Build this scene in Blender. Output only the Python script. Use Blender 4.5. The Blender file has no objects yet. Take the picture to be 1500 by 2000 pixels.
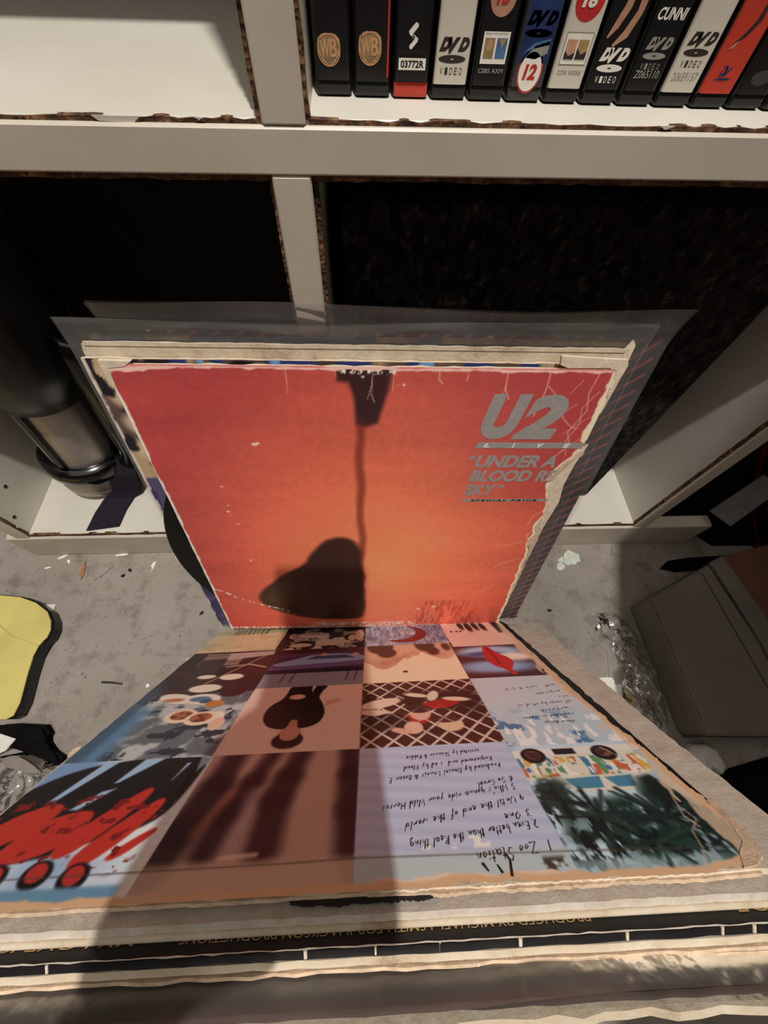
import bpy, bmesh, math, random
import numpy as np
from mathutils import Matrix, Vector

# ------------------------------------------------------------------ camera
S = bpy.context.scene
COL = S.collection
cam_d = bpy.data.cameras.new('camera')
cam = bpy.data.objects.new('camera', cam_d)
COL.objects.link(cam)
CAMZ = 0.4801
RT = Vector((0.99920745, -0.03189146, 0.02382044))      # image right
DN = Vector((-0.01686102, -0.88118293, -0.47247470))    # image down
FW = Vector((0.03605807, 0.47169860, -0.88102227))      # view direction
cam.matrix_world = Matrix(((RT.x, -DN.x, -FW.x, 0), (RT.y, -DN.y, -FW.y, 0), (RT.z, -DN.z, -FW.z, CAMZ), (0, 0, 0, 1)))
cam_d.sensor_fit = 'VERTICAL'
cam_d.sensor_height = 36.0
cam_d.lens = 767.33 / 2000 * 36.0
cam_d.shift_x = (750 - 738.25) / 2000
cam_d.clip_start = 0.002
S.camera = cam

# ------------------------------------------------------------------ light
W = bpy.data.worlds.new('dim_room')
S.world = W
W.use_nodes = True
W.node_tree.nodes['Background'].inputs[0].default_value = (1.0, 0.9, 0.8, 1)
W.node_tree.nodes['Background'].inputs[1].default_value = 0.05

lamp_d = bpy.data.lights.new('ceiling_bulb', 'POINT')
lamp_d.energy = 98
lamp_d.color = (1.0, 0.945, 0.875)
lamp_d.shadow_soft_size = 0.018
lamp = bpy.data.objects.new('ceiling_bulb', lamp_d)
lamp.location = (0.093, -0.195, 2.08)
COL.objects.link(lamp)

fill_d = bpy.data.lights.new('room_bounce', 'AREA')
fill_d.energy = 17
fill_d.size = 2.4
fill_d.color = (1.0, 0.94, 0.87)
fill = bpy.data.objects.new('room_bounce', fill_d)
fill.location = (0.0, -0.35, 2.4)
fill.rotation_euler = (0, 0, 0)
COL.objects.link(fill)

S.view_settings.view_transform = 'Standard'
S.view_settings.look = 'None'
S.view_settings.gamma = 1.0
S.view_settings.use_curve_mapping = False
S.view_settings.exposure = 0.25

rnd = random.Random(7)


# ------------------------------------------------------------------ colour and material helpers
def lin1(c):
    c = c / 255.0
    return c / 12.92 if c <= 0.04045 else ((c + 0.055) / 1.055) ** 2.4


def lin(r, g, b, k=1.0):
    return (min(1, lin1(r) * k), min(1, lin1(g) * k), min(1, lin1(b) * k), 1.0)


def lin_arr(a):
    a = np.clip(a, 0, 255) / 255.0
    return np.where(a <= 0.04045, a / 12.92, ((a + 0.055) / 1.055) ** 2.4)


class NT:
    def __init__(s, name):
        s.m = bpy.data.materials.new(name)
        s.m.use_nodes = True
        s.t = s.m.node_tree
        s.b = s.t.nodes['Principled BSDF']
        s.out = s.t.nodes['Material Output']
        s.tc = s.t.nodes.new('ShaderNodeTexCoord')

    def n(s, kind, **kw):
        o = s.t.nodes.new(kind)
        for k, v in kw.items():
            if hasattr(o, k):
                setattr(o, k, v)
            else:
                o.inputs[k.replace('_', ' ')].default_value = v
        return o

    def l(s, a, b):
        s.t.links.new(a, b)

    def noise(s, scale, detail=4, rough=0.55, co='Object', stretch=None):
        o = s.n('ShaderNodeTexNoise')
        o.inputs['Scale'].default_value = scale
        o.inputs['Detail'].default_value = detail
        o.inputs['Roughness'].default_value = rough
        src = s.tc.outputs[co]
        if stretch:
            mp = s.n('ShaderNodeMapping')
            mp.inputs['Scale'].default_value = stretch
            s.l(src, mp.inputs['Vector'])
            src = mp.outputs['Vector']
        s.l(src, o.inputs['Vector'])
        return o

    def ramp(s, fac, stops):
        r = s.n('ShaderNodeValToRGB')
        e = r.color_ramp.elements
        while len(e) < len(stops):
            e.new(0.5)
        for el, (p, c) in zip(e, stops):
            el.position = p
            el.color = c
        s.l(fac, r.inputs['Fac'])
        return r

    def mixc(s, fac, a, b, blend='MIX'):
        m = s.n('ShaderNodeMix', data_type='RGBA', blend_type=blend)
        if isinstance(fac, float):
            m.inputs[0].default_value = fac
        else:
            s.l(fac, m.inputs[0])
        for i, v in ((6, a), (7, b)):
            if isinstance(v, tuple):
                m.inputs[i].default_value = v
            else:
                s.l(v, m.inputs[i])
        return m.outputs[2]

    def bump(s, h, strength=0.2, dist=0.001):
        b = s.n('ShaderNodeBump')
        b.inputs['Strength'].default_value = strength
        b.inputs['Distance'].default_value = dist
        s.l(h, b.inputs['Height'])
        s.l(b.outputs['Normal'], s.b.inputs['Normal'])


def flat_mat(name, c, rough=0.5, var=0.12, scale=60, bump=0.1, spec=0.5, metal=0.0):
    """A colour with slight procedural mottling and fine relief."""
    t = NT(name)
    nz = t.noise(scale)
    dark = tuple(x * (1 - var) for x in c[:3]) + (1,)
    light = tuple(min(1, x * (1 + var)) for x in c[:3]) + (1,)
    r = t.ramp(nz.outputs['Fac'], [(0.3, dark), (0.7, light)])
    t.l(r.outputs['Color'], t.b.inputs['Base Color'])
    t.b.inputs['Roughness'].default_value = rough
    t.b.inputs['Specular IOR Level'].default_value = spec
    t.b.inputs['Metallic'].default_value = metal
    if bump:
        t.bump(t.noise(scale * 6).outputs['Fac'], bump, 0.0005)
    return t.m


def attr_mat(name, rough=0.35, spec=0.5, bump=0.05, bscale=300):
    """Printed paper: colours come from the print's own colour attribute."""
    t = NT(name)
    a = t.n('ShaderNodeVertexColor', layer_name='print')
    g = t.noise(900, 2)
    c = t.mixc(0.10, a.outputs['Color'], g.outputs['Color'], 'OVERLAY')
    t.l(c, t.b.inputs['Base Color'])
    t.b.inputs['Roughness'].default_value = rough
    t.b.inputs['Specular IOR Level'].default_value = spec
    t.bump(t.noise(bscale, 3).outputs['Fac'], bump, 0.0006)
    return t.m


MAT = {}


def mats():
    # white melamine
    t = NT('white_melamine')
    n1 = t.noise(9, 5)
    r = t.ramp(n1.outputs['Fac'], [(0.3, lin(206, 201, 188)), (0.75, lin(222, 218, 207))])
    n2 = t.noise(38, 6, 0.7)
    r2 = t.ramp(n2.outputs['Fac'], [(0.66, (1, 1, 1, 1)), (0.78, lin(205, 198, 180))])
    t.l(t.mixc(1.0, r.outputs['Color'], r2.outputs['Color'], 'MULTIPLY'), t.b.inputs['Base Color'])
    t.b.inputs['Roughness'].default_value = 0.38
    t.bump(t.noise(220, 2).outputs['Fac'], 0.04, 0.0005)
    MAT['melamine'] = t.m
    # edging strip, slightly greyer, faint long streaks
    t = NT('white_edging')
    n1 = t.noise(14, 5, stretch=(1, 1, 1))
    r = t.ramp(n1.outputs['Fac'], [(0.3, lin(198, 188, 172)), (0.75, lin(216, 208, 193))])
    t.l(r.outputs['Color'], t.b.inputs['Base Color'])
    t.b.inputs['Roughness'].default_value = 0.42
    t.bump(t.noise(160, 3).outputs['Fac'], 0.06, 0.0006)
    MAT['edging'] = t.m
    # raw chipboard
    t = NT('raw_chipboard')
    v = t.n('ShaderNodeTexVoronoi')
    v.inputs['Scale'].default_value = 420
    t.l(t.tc.outputs['Object'], v.inputs['Vector'])
    n1 = t.noise(70, 5, 0.7)
    r = t.ramp(n1.outputs['Fac'], [(0.32, lin(38, 26, 22)), (0.5, lin(110, 80, 56)), (0.72, lin(168, 132, 98))])
    rv = t.ramp(v.outputs['Color'], [(0.1, lin(80, 60, 50)), (0.9, lin(255, 240, 215))])
    t.l(t.mixc(0.75, r.outputs['Color'], rv.outputs['Color'], 'MULTIPLY'), t.b.inputs['Base Color'])
    t.b.inputs['Roughness'].default_value = 0.95
    t.bump(v.outputs['Distance'], 0.8, 0.001)
    MAT['chip'] = t.m
    # concrete floor
    t = NT('bare_concrete')
    n1 = t.noise(3.2, 6, 0.6)
    r = t.ramp(n1.outputs['Fac'], [(0.28, lin(122, 113, 104)), (0.5, lin(147, 139, 130)), (0.75, lin(166, 159, 150))])
    n2 = t.noise(34, 8, 0.75)
    r2 = t.ramp(n2.outputs['Fac'], [(0.26, lin(150, 138, 126)), (0.5, (1, 1, 1, 1)), (1.0, (1, 1, 1, 1))])
    n3 = t.noise(260, 3, 0.6)
    r3 = t.ramp(n3.outputs['Fac'], [(0.24, lin(120, 108, 96)), (0.36, (1, 1, 1, 1)), (0.72, (1, 1, 1, 1))])
    c = t.mixc(0.8, r.outputs['Color'], r2.outputs['Color'], 'MULTIPLY')
    c = t.mixc(0.8, c, r3.outputs['Color'], 'MULTIPLY')
    v = t.n('ShaderNodeTexVoronoi')
    v.inputs['Scale'].default_value = 46
    t.l(t.tc.outputs['Object'], v.inputs['Vector'])
    rv = t.ramp(v.outputs['Distance'], [(0.0, lin(70, 60, 52)), (0.055, lin(130, 120, 108)), (0.075, (1, 1, 1, 1))])
    c = t.mixc(0.55, c, rv.outputs['Color'], 'MULTIPLY')
    t.l(c, t.b.inputs['Base Color'])
    t.b.inputs['Roughness'].default_value = 0.85
    add = t.n('ShaderNodeMath', operation='ADD')
    t.l(n2.outputs['Fac'], add.inputs[0])
    t.l(n3.outputs['Fac'], add.inputs[1])
    t.bump(add.outputs[0], 0.35, 0.002)
    MAT['concrete'] = t.m
    # black felt / carpet covering
    t = NT('black_carpet')
    n1 = t.noise(130, 6, 0.75, stretch=(1, 1, 0.6))
    r = t.ramp(n1.outputs['Fac'], [(0.38, lin(16, 14, 14)), (0.56, lin(54, 49, 47)), (0.70, lin(120, 108, 102))])
    t.l(r.outputs['Color'], t.b.inputs['Base Color'])
    t.b.inputs['Roughness'].default_value = 1.0
    t.b.inputs['Specular IOR Level'].default_value = 0.1
    t.bump(n1.outputs['Fac'], 0.9, 0.004)
    MAT['carpet'] = t.m
    # worn cream board
    t = NT('cream_card')
    n1 = t.noise(45, 6, 0.7)
    r = t.ramp(n1.outputs['Fac'], [(0.25, lin(150, 124, 96)), (0.45, lin(201, 184, 158)), (0.8, lin(228, 216, 196))])
    t.l(r.outputs['Color'], t.b.inputs['Base Color'])
    t.b.inputs['Roughness'].default_value = 0.85
    t.bump(t.noise(240, 4).outputs['Fac'], 0.5, 0.001)
    MAT['cream'] = t.m
    # rough torn paper with relief
    t = NT('rough_white_card')
    n1 = t.noise(60, 7, 0.75)
    r = t.ramp(n1.outputs['Fac'], [(0.25, lin(176, 160, 142)), (0.6, lin(214, 204, 190)), (0.8, lin(232, 226, 216))])
    t.l(r.outputs['Color'], t.b.inputs['Base Color'])
    t.b.inputs['Roughness'].default_value = 0.6
    t.bump(n1.outputs['Fac'], 0.5, 0.002)
    MAT['white_card'] = t.m
    # clear film
    for nm, haze, tint in (('clear_film', 0.095, (0.72, 0.69, 0.66, 1)), ('bag_film', 0.10, (0.62, 0.60, 0.55, 1))):
        t = NT(nm)
        tr = t.n('ShaderNodeBsdfTransparent')
        tr.inputs[0].default_value = (0.97, 0.97, 0.97, 1)
        df = t.n('ShaderNodeBsdfDiffuse')
        df.inputs[0].default_value = tint
        gl = t.n('ShaderNodeBsdfGlossy')
        gl.inputs[0].default_value = (1, 1, 1, 1)
        gl.inputs['Roughness'].default_value = 0.24 if nm == 'clear_film' else 0.18
        fr = t.n('ShaderNodeFresnel')
        fr.inputs[0].default_value = 1.32 if nm == 'clear_film' else 1.55
        nz = t.noise(22, 4, co='Object', stretch=(1, 1, 1.0))
        rm = t.ramp(nz.outputs['Fac'], [(0.3, (haze * .7,) * 3 + (1,)), (0.75, (min(1, haze * 1.35),) * 3 + (1,))])
        m1 = t.n('ShaderNodeMixShader')
        t.l(rm.outputs['Color'], m1.inputs[0])
        t.l(tr.outputs[0], m1.inputs[1])
        t.l(df.outputs[0], m1.inputs[2])
        m2 = t.n('ShaderNodeMixShader')
        t.l(fr.outputs[0], m2.inputs[0])
        t.l(m1.outputs[0], m2.inputs[1])
        t.l(gl.outputs[0], m2.inputs[2])
        b = t.n('ShaderNodeBump')
        b.inputs['Strength'].default_value = 0.25
        b.inputs['Distance'].default_value = 0.002
        t.l(t.noise(60, 3).outputs['Fac'], b.inputs['Height'])
        t.l(b.outputs[0], gl.inputs['Normal'])
        t.l(b.outputs[0], fr.inputs['Normal'])
        t.l(m2.outputs[0], t.out.inputs['Surface'])
        MAT[nm] = t.m
    F = flat_mat
    MAT['print'] = attr_mat('printed_cover', 0.42, 0.4, 0.08, 120)
    MAT['edge_print'] = attr_mat('worn_printed_edge', 0.8, 0.3, 0.5, 300)
    MAT['silver_ink'] = F('silver_ink', lin(160, 154, 150), 0.42, 0.10, 200, 0.05)
    MAT['white_ink'] = F('white_ink', lin(238, 232, 220), 0.5, 0.06, 200, 0)
    MAT['black_ink'] = F('black_ink', lin(20, 18, 20), 0.5, 0.2, 200, 0)
    MAT['pen_ink'] = F('pen_ink', lin(34, 34, 40), 0.5, 0.3, 200, 0)
    MAT['gold_ink'] = F('gold_ink', lin(176, 146, 96), 0.45, 0.2, 200, 0)
    MAT['black_card'] = F('black_card', lin(17, 15, 17), 0.5, 0.3, 80, 0.2)
    MAT['black_vinyl'] = F('black_vinyl', lin(9, 8, 8), 0.6, 0.2, 80, 0.02, 0.3)
    MAT['black_plastic'] = F('black_plastic', lin(20, 21, 21), 0.34, 0.2, 60, 0.05)
    MAT['dark_gloss'] = F('dark_brown_card', lin(62, 52, 46), 0.3, 0.5, 16, 0.1)
    MAT['blue_card'] = F('pale_blue_card', lin(108, 128, 160), 0.6, 0.25, 60, 0.1)
    MAT['tan_wear'] = F('tan_torn_card', lin(206, 180, 152), 0.9, 0.25, 160, 0.6)
    MAT['white_wear'] = F('white_torn_card', lin(222, 206, 182), 0.9, 0.15, 160, 0.6)
    MAT['silver_metal'] = F('silver_paint', lin(168, 158, 152), 0.34, 0.08, 160, 0.35, 0.5, 0.55)
    MAT['black_gloss'] = F('black_gloss_plastic', lin(10, 10, 11), 0.16, 0.2, 60, 0.02)
    MAT['navy_strap'] = F('dark_webbing', lin(36, 32, 42), 0.85, 0.25, 300, 0.5, 0.2)
    MAT['yellow'] = F('yellow_plastic', lin(208, 194, 116), 0.45, 0.10, 24, 0.06)
    MAT['grey_card'] = F('grey_cardboard', lin(122, 115, 105), 0.85, 0.12, 20, 0.2)
    MAT['brown_card'] = F('brown_cardboard', lin(112, 78, 56), 0.85, 0.2, 30, 0.2)
    MAT['paint_flake'] = F('pale_green_paint', lin(196, 206, 192), 0.6, 0.1, 90, 0.2)
    MAT['paper'] = F('white_paper', lin(222, 218, 210), 0.8, 0.06, 60, 0.1)
    MAT['grey_tape'] = F('grey_fabric_tape', lin(108, 106, 104), 0.7, 0.2, 120, 0.4)
    MAT['shade_cloth'] = F('shade_cloth', lin(15, 14, 15), 0.95, 0.3, 60, 0.5, 0.1)  # near-black, puts shade into colour where the floor lies dark
    MAT['red_lacquer'] = F('red_lacquer', lin(150, 44, 34), 0.3, 0.2, 30, 0.05)
    MAT['wood'] = F('brown_wood', lin(128, 84, 56), 0.6, 0.2, 20, 0.2)
    MAT['splinter'] = F('splinter_wood', lin(166, 112, 78), 0.8, 0.25, 200, 0.3)
    MAT['plaster'] = F('dim_plaster', lin(120, 110, 98), 0.9, 0.1, 6, 0.2)
    MAT['hardboard'] = F('dark_hardboard', lin(46, 36, 30), 0.9, 0.2, 30, 0.2)
    MAT['dvd_black'] = F('dvd_black_paper', lin(18, 17, 19), 0.3, 0.2, 80, 0.03)
    MAT['dvd_white'] = F('dvd_white_paper', lin(212, 204, 190), 0.35, 0.05, 60, 0.03)
    MAT['dvd_red'] = F('dvd_red_paper', lin(196, 62, 44), 0.35, 0.10, 60, 0.03)
    MAT['dvd_navy'] = F('dvd_navy_paper', lin(34, 52, 98), 0.3, 0.4, 90, 0.03)
    MAT['dvd_grey'] = F('dvd_grey_paper', lin(60, 60, 62), 0.3, 0.2, 60, 0.03)
    MAT['red_ink'] = F('red_ink', lin(190, 44, 40), 0.45, 0.1, 200, 0)
    MAT['blue_ink'] = F('blue_ink', lin(76, 112, 156), 0.45, 0.2, 200, 0)
    MAT['bronze_ink'] = F('bronze_ink', lin(206, 152, 110), 0.4, 0.25, 260, 0)
    MAT['grey_ink'] = F('grey_ink', lin(150, 146, 138), 0.45, 0.2, 260, 0)
    MAT['dark_ink'] = F('charcoal_ink', lin(48, 40, 40), 0.45, 0.2, 260, 0)
    MAT['skin_ink'] = F('tan_ink', lin(186, 140, 112), 0.45, 0.3, 160, 0)
    MAT['olive_ink'] = F('olive_ink', lin(140, 118, 84), 0.45, 0.35, 160, 0)
    MAT['skin'] = F('skin', lin(205, 160, 136), 0.5, 0.06, 40, 0.1)
    MAT['sleeve'] = F('dark_wool', lin(44, 44, 52), 0.95, 0.2, 200, 0.5)
    MAT['screen'] = F('phone_screen', lin(14, 14, 16), 0.08, 0.1, 10, 0)


mats()


# ------------------------------------------------------------------ object helpers
def link(name, me, mat=None, parent=None, smooth=False):
    if mat is not None and not me.materials:
        me.materials.append(MAT[mat] if isinstance(mat, str) else mat)
    if smooth:
        me.polygons.foreach_set('use_smooth', [True] * len(me.polygons))
    o = bpy.data.objects.new(name, me)
    COL.objects.link(o)
    if parent is not None:
        o.parent = parent
    return o


def mesh(name, vs, fs):
    me = bpy.data.meshes.new(name)
    me.from_pydata([tuple(v) for v in vs], [], [tuple(f) for f in fs])
    me.update()
    return me


def from_bm(name, bm):
    bmesh.ops.recalc_face_normals(bm, faces=bm.faces)
    me = bpy.data.meshes.new(name)
    bm.to_mesh(me)
    bm.free()
    return me


def bm_box(bm, x0, x1, y0, y1, z0, z1, bev=0.0, seg=2):
    vs = [bm.verts.new(p) for p in ((x0, y0, z0), (x1, y0, z0), (x1, y1, z0), (x0, y1, z0),
                                    (x0, y0, z1), (x1, y0, z1), (x1, y1, z1), (x0, y1, z1))]
    fs = [bm.faces.new([vs[i] for i in q]) for q in ((0, 3, 2, 1), (4, 5, 6, 7), (0, 1, 5, 4), (1, 2, 6, 5), (2, 3, 7, 6), (3, 0, 4, 7))]
    if bev:
        es = list({e for f in fs for e in f.edges})
        bmesh.ops.bevel(bm, geom=es, offset=bev, segments=seg, affect='EDGES', profile=0.6)


def box(name, x0, x1, y0, y1, z0, z1, mat, parent=None, bev=0.0, seg=2):
    bm = bmesh.new()
    bm_box(bm, x0, x1, y0, y1, z0, z1, bev, seg)
    return link(name, from_bm(name, bm), mat, parent)


def prism(name, pts, lo, hi, mat, parent=None, axis='z', bev=0.0):
    """Outline extruded along an axis ('z': pts are x,y; 'y': pts are x,z)."""
    bm = bmesh.new()
    P = (lambda p, h: (p[0], p[1], h)) if axis == 'z' else ((lambda p, h: (p[0], h, p[1])) if axis == 'y' else (lambda p, h: (h, p[0], p[1])))
    a = [bm.verts.new(P(p, lo)) for p in pts]
    b = [bm.verts.new(P(p, hi)) for p in pts]
    n = len(pts)
    bm.faces.new(a)
    bm.faces.new(b[::-1])
    for i in range(n):
        j = (i + 1) % n
        bm.faces.new((a[i], b[i], b[j], a[j]))
    if bev:
        es = [e for f in bm.faces if len(f.verts) == n for e in f.edges]
        bmesh.ops.bevel(bm, geom=list(set(es)), offset=bev, segments=2, affect='EDGES')
    return link(name, from_bm(name, bm), mat, parent)


def tube_bm(bm, pts, r, n=8, cap=True):
    pts = [Vector(p) for p in pts]
    rs = r if isinstance(r, (list, tuple)) else [r] * len(pts)
    rings = []
    prev = None
    for i, p in enumerate(pts):
        d = (pts[min(i + 1, len(pts) - 1)] - pts[max(i - 1, 0)]).normalized()
        up = prev if prev is not None else (Vector((0, 0, 1)) if abs(d.z) < 0.9 else Vector((0, 1, 0)))
        a = d.cross(up)
        if a.length < 1e-6:
            a = d.orthogonal()
        a.normalize()
        b = a.cross(d).normalized()
        prev = b
        rings.append([bm.verts.new(p + (a * math.cos(2 * math.pi * k / n) + b * math.sin(2 * math.pi * k / n)) * rs[i]) for k in range(n)])
    for r0, r1 in zip(rings, rings[1:]):
        for k in range(n):
            bm.faces.new((r0[k], r0[(k + 1) % n], r1[(k + 1) % n], r1[k]))
    if cap:
        bm.faces.new(rings[0][::-1])
        bm.faces.new(rings[-1])


def tube(name, pts, r, mat, parent=None, n=8):
    bm = bmesh.new()
    tube_bm(bm, pts, r, n)
    return link(name, from_bm(name, bm), mat, parent, True)


def lathe(name, prof, mat, parent=None, n=48, smooth=True, a0=0.0, a1=2 * math.pi):
    full = abs(a1 - a0 - 2 * math.pi) < 1e-6
    cnt = n if full else n + 1
    vs, fs = [], []
    for r, z in prof:
        for k in range(cnt):
            a = a0 + (a1 - a0) * k / n
            vs.append((r * math.cos(a), r * math.sin(a), z))
    for i in range(len(prof) - 1):
        for k in range(n):
            j = (k + 1) % cnt
            fs.append((i * cnt + k, i * cnt + j, (i + 1) * cnt + j, (i + 1) * cnt + k))
    return link(name, mesh(name, vs, fs), mat, parent, smooth)


def tag(o, label, cat, group=None, kind=None):
    o['label'] = label
    o['category'] = cat
    if group:
        o['group'] = group
    if kind:
        o['kind'] = kind
    return o


def empty(name, loc=(0, 0, 0), rot=None):
    o = bpy.data.objects.new(name, None)
    o.empty_display_size = 0.02
    M = Matrix.Translation(Vector(loc))
    if rot is not None:
        M = M @ rot.to_4x4()
    o.matrix_world = M
    COL.objects.link(o)
    return o


def struct(o):
    o['kind'] = 'structure'
    return o


# ------------------------------------------------------------------ text helpers
_text_cache = {}


def text_mesh(body, shear=0.0, bold=0.0, spacing=1.0):
    key = (body, shear, bold, spacing)
    if key not in _text_cache:
        cu = bpy.data.curves.new('lettering', 'FONT')
        cu.body = body
        cu.size = 1.0
        cu.shear = shear
        cu.offset = bold
        cu.space_character = spacing
        cu.resolution_u = 4
        o = bpy.data.objects.new('lettering', cu)
        COL.objects.link(o)
        bpy.context.view_layer.update()
        me = bpy.data.meshes.new_from_object(o.evaluated_get(bpy.context.evaluated_depsgraph_get()))
        co = np.array([v.co[:] for v in me.vertices])[:, :2]
        fs = [tuple(p.vertices) for p in me.polygons]
        bpy.data.objects.remove(o)
        bpy.data.curves.remove(cu)
        bpy.data.meshes.remove(me)
        _text_cache[key] = (co, fs)
    return _text_cache[key]


class Flat:
    """Collects flat printed shapes (text, discs, strips) as one mesh on a plane."""

    def __init__(s):
        s.v, s.f = [], []

    def add(s, pts, faces):
        k = len(s.v)
        s.v += [tuple(p) for p in pts]
        s.f += [tuple(i + k for i in f) for f in faces]
        return s

    def text(s, body, x0, x1, y0, y1, shear=0.0, bold=0.0, spacing=1.0):
        co, fs = text_mesh(body, shear, bold, spacing)
        lo, hi = co.min(0), co.max(0)
        p = (co - lo) / (hi - lo)
        return s.add(np.stack([x0 + p[:, 0] * (x1 - x0), y0 + p[:, 1] * (y1 - y0)], 1), fs)

    def poly(s, pts):
        return s.add(pts, [tuple(range(len(pts)))])

    def rect(s, x0, x1, y0, y1, sh=0.0):
        return s.poly([(x0, y0), (x1, y0), (x1 + sh, y1), (x0 + sh, y1)])

    def ring(s, cx, cy, rx, ry, hx=0.0, hy=0.0, n=36):
        out = [(cx + rx * math.cos(2 * math.pi * k / n), cy + ry * math.sin(2 * math.pi * k / n)) for k in range(n)]
        if hx <= 0:
            return s.poly(out)
        inn = [(cx + hx * math.cos(2 * math.pi * k / n), cy + hy * math.sin(2 * math.pi * k / n)) for k in range(n)]
        return s.add(out + inn, [(k, (k + 1) % n, n + (k + 1) % n, n + k) for k in range(n)])

    def stroke(s, pts, w, jag=0.0):
        pts = [Vector(p) for p in pts]
        L, R = [], []
        for i, p in enumerate(pts):
            d = (pts[min(i + 1, len(pts) - 1)] - pts[max(i - 1, 0)])
            d = d.normalized() if d.length > 1e-9 else Vector((1, 0))
            nrm = Vector((-d.y, d.x))
            ww = (w[i] if isinstance(w, list) else w) * (1 + jag * (rnd.random() - 0.5))
            L.append(p + nrm * ww / 2)
            R.append(p - nrm * ww / 2)
        n = len(pts)
        return s.add(L + R, [(i, i + 1, n + i + 1, n + i) for i in range(n - 1)])

    def build(s, name, mat, parent, fn):
        me = mesh(name, [fn(x, y) for x, y in s.v], s.f)
        return link(name, me, mat, parent)


# simple single-stroke handwriting, on a 10-high grid (x-height 5)
GLY = {}


def _gly(txt):
    for line in txt.strip().split('\n'):
        ch, w, rest = line.split('|')
        GLY[ch] = (float(w), [[tuple(float(q) for q in p.split(',')) for p in st.split()] for st in rest.split(';')])


_gly("""a|5|4,4 2,5 0,3 1,0 3,1 4,4 4,1 5,0
b|5|1,10 0,0 2,0 4,2 3,4 0,3
c|4|4,4 2,5 0,3 1,0 4,1
d|5|4,3 1,4 0,1 2,0 4,3 5,10 4,0
e|4|0,2 3,3 3,5 1,4 0,1 2,0 4,1
f|4|4,9 2,9 1,4 0,-3;0,5 3,5
g|5|4,4 1,5 0,2 2,1 4,4 4,-2 1,-4
h|5|1,10 0,0 1,3 3,4 4,0
i|2|1,4 0,0 2,0;1,6 1,7
j|3|2,4 1,-3 -1,-3
k|5|1,10 0,0;4,5 1,2 4,0
l|2|2,10 0,1 2,0
m|7|0,0 1,4 1,1 3,4 3,1 5,4 6,0
n|5|0,0 1,4 1,1 3,4 4,0
o|4|2,4 0,2 1,0 3,1 3,4 2,4
p|5|1,4 0,-4;1,3 3,5 4,3 1,1
q|5|4,4 1,4 0,2 2,1 4,4 3,-4
r|4|0,0 1,4 1,2 4,4
s|4|4,5 1,4 3,2 0,0
t|3|2,9 1,0 3,0;0,6 4,6
u|5|0,4 1,0 3,1 4,4 4,0
v|4|0,4 1,0 4,5
w|6|0,4 1,0 3,3 4,0 6,5
y|5|0,4 2,1 4,5 1,-4 -1,-3
z|4|0,4 4,4 0,0 4,0
Z|7|0,9 7,9 0,0 7,0
S|6|6,8 3,10 1,7 5,3 3,0 0,1
E|5|5,9 1,9 0,0 4,0;0,5 4,5
O|6|3,9 0,5 2,0 5,3 5,8 3,9
U|6|0,9 0,2 3,0 6,4 6,9
W|8|0,9 1,0 4,6 6,0 8,10
R|6|1,9 0,0;1,9 5,8 1,4 6,0
P|5|1,9 0,0;1,9 5,7 1,4
B|5|1,9 0,0;1,9 4,7 1,5 5,2 0,0
D|6|1,9 0,0 4,1 6,5 4,9 1,9
L|5|1,9 0,0 5,0
F|5|1,0 1,9 5,9;1,5 4,5
H|6|1,9 0,0;6,9 5,0;0,4 6,5
C|6|6,8 3,9 0,4 2,0 6,1
A|6|0,0 3,9 5,0;1,3 5,3
&|6|6,0 1,7 3,9 4,7 0,2 2,0 6,4
1|2|1,9 0,0
2|5|0,8 3,9 4,6 0,0 5,0
3|5|0,9 4,8 2,5 4,3 2,0 0,1
4|5|2,9 0,4 5,4;4,7 3,0
5|5|4,9 1,9 0,5 4,4 2,0 0,0
6|5|4,9 0,4 1,0 4,1 3,4 0,3
7|5|0,9 5,9 2,0
'|2|1,10 0,8""")


def write(fl, txt, x, y, h, w, slope=0.0, fit=None):
    tot = sum((GLY[c][0] + 1.6) if c in GLY else 5 for c in txt)
    k = h / 10.0
    kx = (fit / tot) if fit else k
    cx = 0.0
    for c in txt:
        if c not in GLY:
            cx += 5 * kx
            continue
        gw, st = GLY[c]
        jy = rnd.uniform(-0.5, 0.5) * k
        for s_ in st:
            pts = []
            for px, py in s_:
                X = cx + (px + 0.25 * py * 0.6) * kx
                pts.append((x + X, y + slope * X + jy + (py + rnd.uniform(-.3, .3)) * k))
            fl.stroke(pts, w, 0.9)
        cx += (gw + 1.6) * kx


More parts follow.
